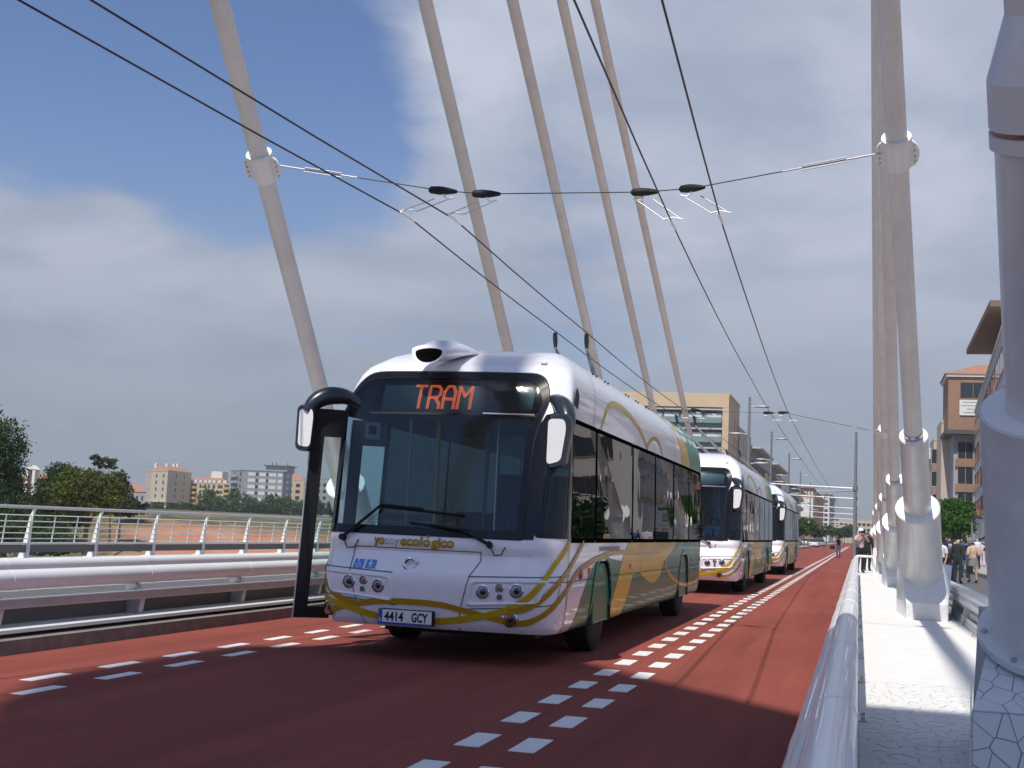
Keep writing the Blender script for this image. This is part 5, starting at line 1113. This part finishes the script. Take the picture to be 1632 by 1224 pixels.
def vegetation():
    px_tree('broadleaf_tree', 'tall dark green tree at the left edge of the picture', 78, (8, 850), [(14, 706, 24, 30), (-8, 735, 34, 46), (22, 742, 14, 18), (2, 780, 36, 28), (22, 806, 26, 22), (-20, 790, 40, 40), (-30, 700, 30, 40), (15, 832, 36, 24)], 15000, .11, LDARK, 3, -3.0, .3)
    px_tree('broadleaf_tree', 'mid green tree between the white chapel and the yellow-green tree', 92, (92, 830), [(90, 752, 16, 12), (104, 760, 20, 16), (86, 785, 20, 20), (64, 806, 24, 16), (95, 805, 24, 20)], 8000, .11, LDARK, 5, -2, .2)
    px_tree('broadleaf_tree', 'wide yellow-green tree left of the beige block', 84, (138, 835), [(118, 765, 26, 20), (150, 768, 26, 16), (135, 785, 48, 26), (170, 785, 22, 18), (108, 798, 30, 18), (160, 803, 34, 14)], 14000, .10, LYEL, 7, -3, .22)
    px_tree('umbrella_pine', 'slender pine with a small flat crown above the yellow-green tree', 100, (178, 820), [(158, 733, 12, 6), (172, 737, 12, 6), (164, 743, 11, 5), (181, 744, 8, 4), (186, 790, 8, 5)], 700, .15, LGREY, 9, -1.5, .10)
    px_tree('broadleaf_tree', 'thin grey-green tree at the right end of the left tree group', 96, (192, 825), [(190, 768, 14, 16), (199, 780, 12, 10), (186, 790, 16, 14), (200, 800, 16, 10)], 3600, .11, LGREY, 11, -1.5, .12)
    px_tree('bush', 'dark bush right of the yellow-green tree, under the grey house', 110, (210, 830), [(208, 804, 14, 9), (196, 812, 18, 9), (222, 810, 12, 7)], 1800, .16, LDARK, 13, -.5, .06)
    for i, (x, y_, rx, ry, d) in enumerate([(20, 850, 40, 22, 66), (70, 842, 26, 18, 74), (95, 862, 30, 14, 70), (118, 826, 20, 10, 90), (60, 868, 40, 14, 62)]):
        px_tree('bush', ['dark bush behind the railing at the left edge', 'dark bush behind the railing, second from the left edge', 'low green bush in the grass behind the railing', 'small bush on the bank below the yellow-green tree', 'spreading low bush nearest to the railing'][i], d, (x, y_ + ry), [(x, y_, rx, ry), (x + rx * .5, y_ + 4, rx * .6, ry * .7), (x - rx * .5, y_ + 2, rx * .5, ry * .8)], 3200, .10, LDARK if i != 2 else LMID, 40 + i, None, .05, 'bushes on the river bank')
    specs = [(332, 800, 17, 22, LMID), (352, 806, 11, 14, LMID), (374, 801, 16, 22, LMID), (398, 806, 14, 16, LDARK), (418, 811, 11, 11, LDARK), (435, 804, 17, 15, LMID), (458, 806, 16, 16, LMID), (300, 809, 14, 9, LDARK), (276, 810, 12, 8, LDARK), (250, 810, 12, 8, LDARK), (230, 810, 12, 8, LDARK), (482, 808, 14, 13, LMID), (505, 808, 14, 13, LDARK), (316, 812, 12, 8, LDARK), (450, 814, 13, 7, LYEL), (535, 810, 16, 12, LDARK), (565, 812, 16, 12, LDARK)]
    labs = ['round green tree in front of the yellow block, left one', 'small tree between the two round trees before the yellow block', 'round green tree in front of the yellow and grey blocks', 'dark tree at the left foot of the grey block', 'low dark tree at the foot of the grey block', 'broad tree before the right half of the grey block', 'tree before the narrow orange-cream block', 'dark shrub right of the beige block columns', 'dark shrub before the middle of the beige block', 'dark shrub before the left columns of the beige block', 'dark shrub at the left corner of the beige block', 'tree beside the bus door edge, before the light grey block', 'dark tree seen through the open bus door', 'low dark shrub before the yellow block', 'yellowish shrub at the foot of the grey block', 'dark tree behind the front bus', 'farther dark tree behind the front bus']
    for i, (x, y_, rx, ry, mt) in enumerate(specs):
        d = 330 + (i * 37) % 60; px_tree('broadleaf_tree', labs[i], d, (x, y_ + ry), [(x - rx * .3, y_, rx * .7, ry * .8), (x + rx * .35, y_ + 1, rx * .65, ry * .75), (x, y_ - ry * .3, rx * .55, ry * .65), (x, y_ + ry * .5, rx, ry * .5)], 1500, .34, mt, 60 + i, .0, .3, 'trees in front of the distant apartment blocks')
    px_tree('street_tree', 'leafy green street tree on the right sidewalk behind the sunlit anchorage', 95, (1535, 876), [(1520, 812, 22, 16), (1538, 822, 18, 16), (1510, 830, 16, 16), (1528, 838, 24, 14), (1545, 806, 9, 8)], 8500, .095, LFRESH, 91, .17, .12)
    for i, (px, y_, h) in enumerate([(1270, 190, 4.6), (1283, 215, 5.0), (1298, 240, 4.4), (1318, 300, 4.8), (1334, 340, 4.6), (1346, 390, 5.5), (1352, 470, 7), (1358, 560, 8)]):
        x = X2(px, y_); tree('street_tree', ['street tree just right of the third bus', 'second street tree from the third bus', 'third street tree from the third bus', 'street tree left of the man on the road', 'street tree behind the man on the road', 'dark street tree right of the man on the road', 'large dark tree near the end of the street', 'farthest dark tree at the end of the street'][i], (x, y_, .1), [(0, 0, h * .72, h * .3, h * .3, h * .22), (.4, .2, h * .55, h * .26, h * .26, h * .18), (-.5, 0, h * .6, h * .24, h * .24, h * .2)], 900, .22 if i < 5 else .34, LMID if i < 4 else LDARK, 120 + i, .1, 'street trees along the left side')
    for i, (x, y_) in enumerate([(7.4, 62), (8.0, 128), (7.9, 146)]):
        tree('street_tree', ['street tree on the right sidewalk behind the shaded stay', 'street tree beyond the leafy one on the right', 'farthest street tree on the right sidewalk'][i], (x, y_, .17), [(0, 0, 2.3, 1.4, 1.4, .9), (.5, 1.2, 1.7, 1.3, 1.3, .9), (-.5, -1.2, 1.6, 1.3, 1.3, .9)], 3000, .12, LDARK, 140 + i, .1, 'street trees on the right sidewalk')
vegetation()
def lamp_right():
    p = at(1549, 860, 1, 92); t = thing('park_lamp', 'short dark lamp post with a flat shade beside the leafy street tree', 'street lamp', (p.x, 92, .17)); z = Zp(1549, 826, 92) - .17
    MB().tube([(0, 0, 0), (0, 0, z)], .06, 8).build('pole', POLEG, t, smooth=True); MB().tube([(0, 0, z), (.3, 0, z + .12)], .04, 6).build('arm', POLEG, t); MB().tube([(.3, 0, z - .02), (.3, 0, z + .08), (.3, 0, z + .2)], [.42, .36, .06], 14).build('lamp_shade', BLACK, t, smooth=True)
lamp_right()
def cars():
    first = None
    for i, (px, y, m) in enumerate([(1268, 230, 'car_grey'), (1296, 235, 'car_white'), (1308, 262, 'car_silver'), (1284, 290, 'car_white')]):
        mt = mat('car_grey', (.06, .07, .09), .25, coat=1) if 'grey' in m else mat('car_white', (.75, .75, .75), .25, coat=1) if 'white' in m else mat('car_silver', (.45, .46, .48), .25, coat=1, metal=.5); x = X2(px, y)
        t = thing('parked_car', ['dark parked car beyond the third bus', 'white parked car left of the man on the road, nearest of the white ones', 'silver parked car just left of the man on the road', 'white parked car behind the dark one'][i], 'car', (x, y, -.0), R(8), 'cars parked on the left side')
        sec = lambda yy, w, zb, zt: [(-w, yy, zb), (w, yy, zb), (w * 1.0, yy, zt * .8 + zb * .2), (w * .88, yy, zt), (-w * .88, yy, zt), (-w, yy, zt * .8 + zb * .2)]
        MB().loft([sec(-2.1, .72, .3, .62), sec(-1.9, .82, .22, .78), sec(-.9, .86, .2, .9), sec(1.2, .86, .2, .95), sec(1.9, .82, .22, .92), sec(2.05, .74, .3, .7)]).build('body', mt, t, smooth=True, fixn=True)
        MB().loft([[(-.78, -1.0, .9), (.78, -1.0, .9), (.8, 1.7, .93), (-.8, 1.7, .93)], [(-.6, -.3, 1.42), (.6, -.3, 1.42), (.6, 1.1, 1.42), (-.6, 1.1, 1.42)]]).build('cabin_glass', WINDARK, t, fixn=True); MB().box(-.6, .6, -.3, 1.1, 1.42, 1.46).build('roof', mt, t, bevel=.02)
        for a in (-1.3, 1.3):
            for s in (-1, 1): MB().tube([(s * .68, a, .31), (s * .88, a, .31)], .31, 14).build('wheel', RUBBER, t, smooth=True)
        for s in (-1, 1): MB().cbox((s * .6, -2.06, .62), .28, .08, .14).build('headlight', LAMPG if False else CHROME, t, bevel=.02)
cars()

# ------------------------------------------------------------------ people
SKIN = mat('skin', (.50, .29, .20), .55, noise=.05); HAIRD = mat('hair_dark', (.02, .014, .01), .6); HAIRG = mat('hair_grey', (.45, .43, .41), .6); HAIRB = mat('hair_brown', (.09, .05, .03), .6)
def cloth(n, c): return mat('cloth_' + n, c, .9, noise=.12, nscale=9, bump=.2, bscale=30)
def person(label, loc, rz, h=1.72, arms='down', legs='stand', top=None, sleeve='short', bottom=None, skirt=0, shoes=None, hair=HAIRD, long_hair=False, extra=None, seated=False, group=None, jacket=False):
    t = thing('person', label, 'person', loc, rz, group); k = h / 1.74
    V = []; Rr = []; E = []; BN = []
    def v(p, r): V.append(Vector(p) * k); Rr.append(r * k); return len(V) - 1
    def e(a, b, nm): E.append((a, b)); BN.append(nm)
    hipz = .92 if not seated else .92
    pel = v((0, .0, .95), .135); bel = v((0, 0, 1.08), .125); che = v((0, -.01, 1.27), .142); uch = v((0, .01, 1.41), .115); nk = v((0, .0, 1.50), .052); h1 = v((0, -.02, 1.575), .078); h2 = v((0, -.012, 1.655), .088); ns = v((0, -.112, 1.585), .018)
    e(pel, bel, 'hip'); e(bel, che, 'torso'); e(che, uch, 'torso'); e(uch, nk, 'neck'); e(nk, h1, 'head'); e(h1, h2, 'head'); e(h1, ns, 'face')
    for s in (-1, 1):
        sh = v((.185 * s, .01, 1.42), .062); e(uch, sh, 'upperarm')
        A = {'down': [(.235 * s, .03, 1.14), (.24 * s, -.05, .90), (.235 * s, -.08, .81)], 'camera': [(.27 * s, -.16, 1.24), (.10 * s, -.24, 1.52), (.05 * s, -.25, 1.60)], 'bent': [(.24 * s, .06, 1.15), (.16 * s, -.20, 1.10), (.10 * s, -.26, 1.12)], 'wheel': [(.25 * s, -.10, 1.17), (.20 * s, -.36, 1.18), (.18 * s, -.44, 1.20)],
             'swing': [(.235 * s, .10 * s, 1.15), (.24 * s, .10 * s - .12, .94), (.235 * s, .10 * s - .17, .86)]}[arms]
        el = v(A[0], .046); wr = v(A[1], .032); hd = v(A[2], .040); d = (Vector(A[2]) - Vector(A[1])).normalized(); e(sh, el, 'upperarm'); e(el, wr, 'forearm'); e(wr, hd, 'hand')
        q = Vector(A[2]); sd_ = Vector((s, 0, 0))
        for j, (ox, ln) in enumerate(((-.03, .07), (-.01, .085), (.01, .08), (.03, .06))):
            f = v(q + Vector((0, ox, 0)) + d * ln - Vector((.012 * s, 0, 0)), .010); e(hd, f, 'hand')
        th = v(q - Vector((.02 * s, .045, 0)) + d * .02, .011); e(hd, th, 'hand')
        st = {'stand': (0, 0), 'walk': (.22 * s, .10 * s), 'seat': None}[legs]
        hp = v((.085 * s, 0, .90), .088); e(pel, hp, 'hip')
        if st is None: kn = v((.12 * s, -.42, .88), .062); an = v((.12 * s, -.46, .48), .042); to = v((.12 * s, -.60, .44), .035)
        else: kn = v((.10 * s, -.03 - st[0] * .6, .50), .062); an = v((.10 * s, .03 - st[0] + st[1] * 1.2, .09), .042); to = v((.12 * s, -.11 - st[0] + st[1] * 1.2, .04), .036)
        e(hp, kn, 'thigh'); e(kn, an, 'shin'); e(an, to, 'foot')
    me = bpy.data.meshes.new('body'); me.from_pydata(V, E, []); o = bpy.data.objects.new('body', me); COL.objects.link(o)
    o.modifiers.new('s', 'SKIN'); sv = me.skin_vertices[0].data
    for i, r in enumerate(Rr): sv[i].radius = (r, r * (.74 if i in (pel, bel, che, uch) else 1)); sv[i].use_root = (i == pel)
    sv[pel].radius = (.15 * k, .11 * k); sv[che].radius = (.165 * k, .112 * k); ss = o.modifiers.new('u', 'SUBSURF'); ss.levels = 1; ss.render_levels = 1
    dg = bpy.context.evaluated_depsgraph_get(); dg.update(); m2 = bpy.data.meshes.new_from_object(o.evaluated_get(dg)); bpy.data.objects.remove(o); m2.name = 'body'; m2.materials.clear(); m2.materials.append(SKIN); smooth_mesh(m2, 180)
    body = ob('body', m2, t)
    co = np.array([x.co[:] for x in m2.vertices]); nr = np.array([x.normal[:] for x in m2.vertices]); cls = []
    for p in m2.polygons:
        c = p.center; best = None
        for (a, b), nm in zip(E, BN):
            A, B = V[a], V[b]; d = B - A; f = max(0, min(1, (c - A).dot(d) / max(1e-9, d.dot(d)))); dist = (c - (A + d * f)).length - (Rr[a] * (1 - f) + Rr[b] * f)
            if best is None or dist < best[0]: best = (dist, nm, f)
        cls.append((best[1], best[2]))
    def shell(name, keep, m, off):
        fs = [p for p, c in zip(m2.polygons, cls) if keep(p.center / k, c)]
        if not fs: return
        ids = sorted({i for p in fs for i in p.vertices}); mp = {i: j for j, i in enumerate(ids)}; vs = [tuple(co[i] + nr[i] * off) for i in ids]
        mb = MB().add(vs, [tuple(mp[i] for i in p.vertices) for p in fs]); return mb.build(name, m, t, smooth=True)
    waist = 1.0
    shell('shirt' if not jacket else 'jacket', lambda c, q: (q[0] in ('torso', 'upperarm') and (sleeve != 'short' or q[0] == 'torso' or c.z > 1.18 or arms != 'down')) or (q[0] == 'neck' and q[1] < .35) or (q[0] == 'hip' and c.z > (waist if not jacket else .86)) or (sleeve == 'long' and q[0] == 'forearm'), top, .016 if not jacket else .026)
    if skirt: 
        n = 16; MB().loft([[(.16 * k * a * math.cos(x), .125 * k * a * math.sin(x), z * k) for x in np.linspace(0, 2 * math.pi, n, endpoint=False)] for a, z in ((.98, 1.03), (1.12, .9), (1.2, skirt))]).build('skirt', bottom, t, smooth=True)
    elif sleeve != 'x': shell('trousers' if skirt == 0 else 'shorts', lambda c, q: (q[0] == 'hip' and c.z < waist + .04) or q[0] == 'thigh' or (q[0] == 'shin' and (extra != 'shorts')), bottom, .013)
    shell('shoes', lambda c, q: q[0] == 'foot' or (q[0] == 'shin' and c.z < .11 and not seated), shoes or BLACK, .012)
    shell('hair', lambda c, q: q[0] == 'head' and (c.z > 1.665 or (c.y > -.01 and c.z > (1.56 if not long_hair else 1.50)) or (c.z > 1.63 and c.y > -.06)), hair, .016)
    for s in (-1, 1): MB().cbox(Vector((.033 * s, -.094, 1.615)) * k, .018 * k, .008 * k, .010 * k).build('eye', BLACK, t)
    if jacket: MB().extrude([Vector((-.02, -.128, 1.40)) * k, Vector((.02, -.128, 1.40)) * k, Vector((.03, -.142, 1.12)) * k, Vector((0, -.142, 1.07)) * k, Vector((-.03, -.142, 1.12)) * k], (0, -.012, 0)).build('tie', cloth('tie', (.30, .02, .03)), t, fixn=True); MB().extrude([Vector((-.07, -.118, 1.45)) * k, Vector((.07, -.118, 1.45)) * k, Vector((0, -.135, 1.10)) * k], (0, -.008, 0)).build('shirt_front', cloth('pale_blue', (.5, .58, .72)), t, fixn=True)
    if seated: MB().extrude([Vector((-.02, -.128, 1.42)) * k, Vector((.02, -.128, 1.42)) * k, Vector((.03, -.142, 1.12)) * k, Vector((-.03, -.142, 1.12)) * k], (0, -.012, 0)).build('tie', cloth('dark_tie', (.02, .02, .05)), t, fixn=True)
    return t
def held(name, label, cat, loc, rz, parts, group=None):
    t = thing(name, label, cat, loc, rz, group)
    for nm, mb, m in parts: mb.build(nm, m, t, bevel=.008 if nm == 'camera_body' else 0)
    return t
def people():
    CW, CB, CN, CG = cloth('white', (.72, .72, .74)), cloth('black', (.014, .014, .018)), cloth('navy', (.016, .02, .045)), cloth('dark_grey', (.03, .035, .035)); JEAN = cloth('jeans', (.06, .10, .17)); BEI = cloth('beige', (.62, .44, .30)); KH = cloth('khaki', (.24, .22, .18)); PINK = cloth('pale_pink', (.70, .48, .52)); ORG = cloth('orange', (.70, .25, .05)); DEN = cloth('denim_blue', (.10, .15, .26)); STR = cloth('pinkish', (.60, .40, .42))
    cam_ = lambda nm, lab, loc, rz: held(nm, lab, 'camera', loc, rz, [('camera_body', MB().box(-.07, .07, -.04, .04, -.05, .05), BLACK), ('lens', MB().tube([(0, -.04, 0), (0, -.13, 0)], .04, 10), BLACK)])
    g = lambda px, y, z: (X2(px, y), y, z)
    G = 'people on the bridge'
    p = at(1336, 890, 2, 0); person('man in a black t-shirt and jeans standing on the red road, photographing', p, R(-6), 1.74, 'camera', 'stand', CB, 'short', JEAN, group=G)
    cam_('photo_camera', 'small camera held up by the man on the road', p + Vector((0, -.30, 1.62)), 0)
    held('shoulder_bag', 'black bag hanging at the side of the man on the road', 'bag', p + Vector((-.42, .02, .82)), 0, [('bag', MB().box(-.22, .16, -.09, .09, -.12, .14), BLACK), ('strap', MB().tube([(-.1, 0, .14), (.2, 0, .48), (.36, 0, .62)], .012, 5), BLACK)])
    q = g(1372, 53, .175); person('person in a pale pink shirt and white cap photographing at the end of the walkway', q, R(25), 1.72, 'camera', 'stand', STR, 'short', CB, group=G)
    cp = thing('cap', 'white cap on the person at the end of the walkway', 'cap', (q[0], q[1] - .01, q[2] + 1.63), R(25)); MB().loft([[(r * math.cos(a), r * math.sin(a) * 1.1, z) for a in np.linspace(0, 6.283, 14, endpoint=False)] for r, z in ((.115, 0), (.112, .06), (.08, .11), (.02, .13))]).build('crown', CW, cp, smooth=True); MB().box(-.08, .08, -.24, -.1, -.01, .008).build('peak', CW, cp)
    cam_('photo_camera', 'camera held up by the person with the white cap', (q[0] + .10, q[1] - .27, q[2] + 1.60), R(25))
    person('person in black behind the one with the white cap', g(1383, 57, .175), R(160), 1.70, 'down', 'stand', CB, 'long', CB, group=G)
    GC = 'crowd on the right carriageway and sidewalk'
    P_ = lambda px, y, z=0: (X2(px, y), y, z)
    person('woman in a white blouse and black skirt, leftmost of the crowd', P_(1501, 51), R(-40), 1.62, 'down', 'walk', CW, 'short', CB, .48, hair=HAIRD, long_hair=True, group=GC)
    person('man in a navy suit with a red tie facing the camera', P_(1513, 53), R(12), 1.76, 'down', 'walk', CN, 'long', CN, hair=HAIRB, jacket=True, group=GC)
    person('grey-haired man in a dark suit seen from behind, next to the red tie', P_(1527, 51.5), R(150), 1.72, 'down', 'stand', CG, 'long', CG, hair=HAIRG, group=GC, jacket=False)
    a = P_(1538, 62); person('person in a denim shirt holding a camera to the face in the crowd', a, R(10), 1.78, 'camera', 'stand', DEN, 'long', JEAN, group=GC)
    cam_('photo_camera', 'camera held up in the middle of the crowd', (a[0], a[1] - .3, 1.66), 0)
    b = P_(1551, 53.3); person('woman in a beige top and khaki skirt walking with a dark bag', b, R(200), 1.64, 'bent', 'walk', BEI, 'short', KH, .56, shoes=cloth('sandal', (.12, .07, .05)), hair=HAIRD, group=GC)
    held('hand_bag', 'dark bag carried by the walking woman in beige', 'bag', (b[0] - .12, b[1] - .12, .52), 0, [('bag', MB().box(-.12, .12, -.06, .06, -.16, .14), CB), ('handle', MB().tube(smooth_curve([(-.08, 0, .14), (-.06, 0, .36), (.06, 0, .36), (.08, 0, .14)], 4), .01, 5), CB)])
    person('person in a white shirt behind the woman in beige', P_(1558, 76, .17), R(190), 1.72, 'down', 'stand', CW, 'long', CN, hair=HAIRG, group=GC)
    person('person in pale pink top and trousers seen from behind', P_(1566, 86, .17), R(185), 1.72, 'down', 'stand', PINK, 'short', cloth('pale_trousers', (.66, .55, .58)), group=GC, hair=HAIRB)
    person('person in an orange shirt and khaki trousers beside the thick shaded pipe', P_(1577, 83, .17), R(175), 1.74, 'down', 'stand', ORG, 'short', KH, group=GC)
    for px, y, lab, top in ((1509, 70, 'person in black standing behind the woman in the white blouse', CB), (1533, 74, 'person in navy behind the grey-haired man', CN), (1545, 88, 'person in dark grey behind the woman in beige', CG), (1553, 92, 'person in denim at the back of the crowd', DEN), (1571, 93, 'person in black at the back, between pink and orange', CB), (1586, 90, 'person in white at the back, behind the thick pipe', CW), (1524, 90, 'person in beige at the back of the crowd', BEI)):
        person(lab, P_(px, y, .17), R(180 if y < 90 else 160), 1.66 + .1 * random.Random(px).random(), 'down', 'stand', top, 'long', CN, group=GC, hair=HAIRD)
    person('driver in a pale blue shirt and dark tie at the wheel of the second bus', (-4.02 + .55, 31.0 + 1.42, .14), 0, 1.74, 'wheel', 'seat', cloth('driver_blue', (.42, .52, .70)), 'long', CN, seated=True, group=None)
people()
# ------------------------------------------------------------------ the day's thin haze
def haze():
    m = bpy.data.materials.new('haze'); m.use_nodes = True; nt = m.node_tree; nt.nodes.clear(); o = nt.nodes.new('ShaderNodeOutputMaterial'); v = nt.nodes.new('ShaderNodeVolumePrincipled')
    v.inputs['Color'].default_value = (.80, .86, .95, 1); v.inputs['Density'].default_value = .0003; v.inputs['Anisotropy'].default_value = .2; nt.links.new(v.outputs[0], o.inputs['Volume'])
    tag(MB().box(-4700, 4700, -1300, 9200, -9.5, 48).build('haze', m), kind='stuff')
haze()
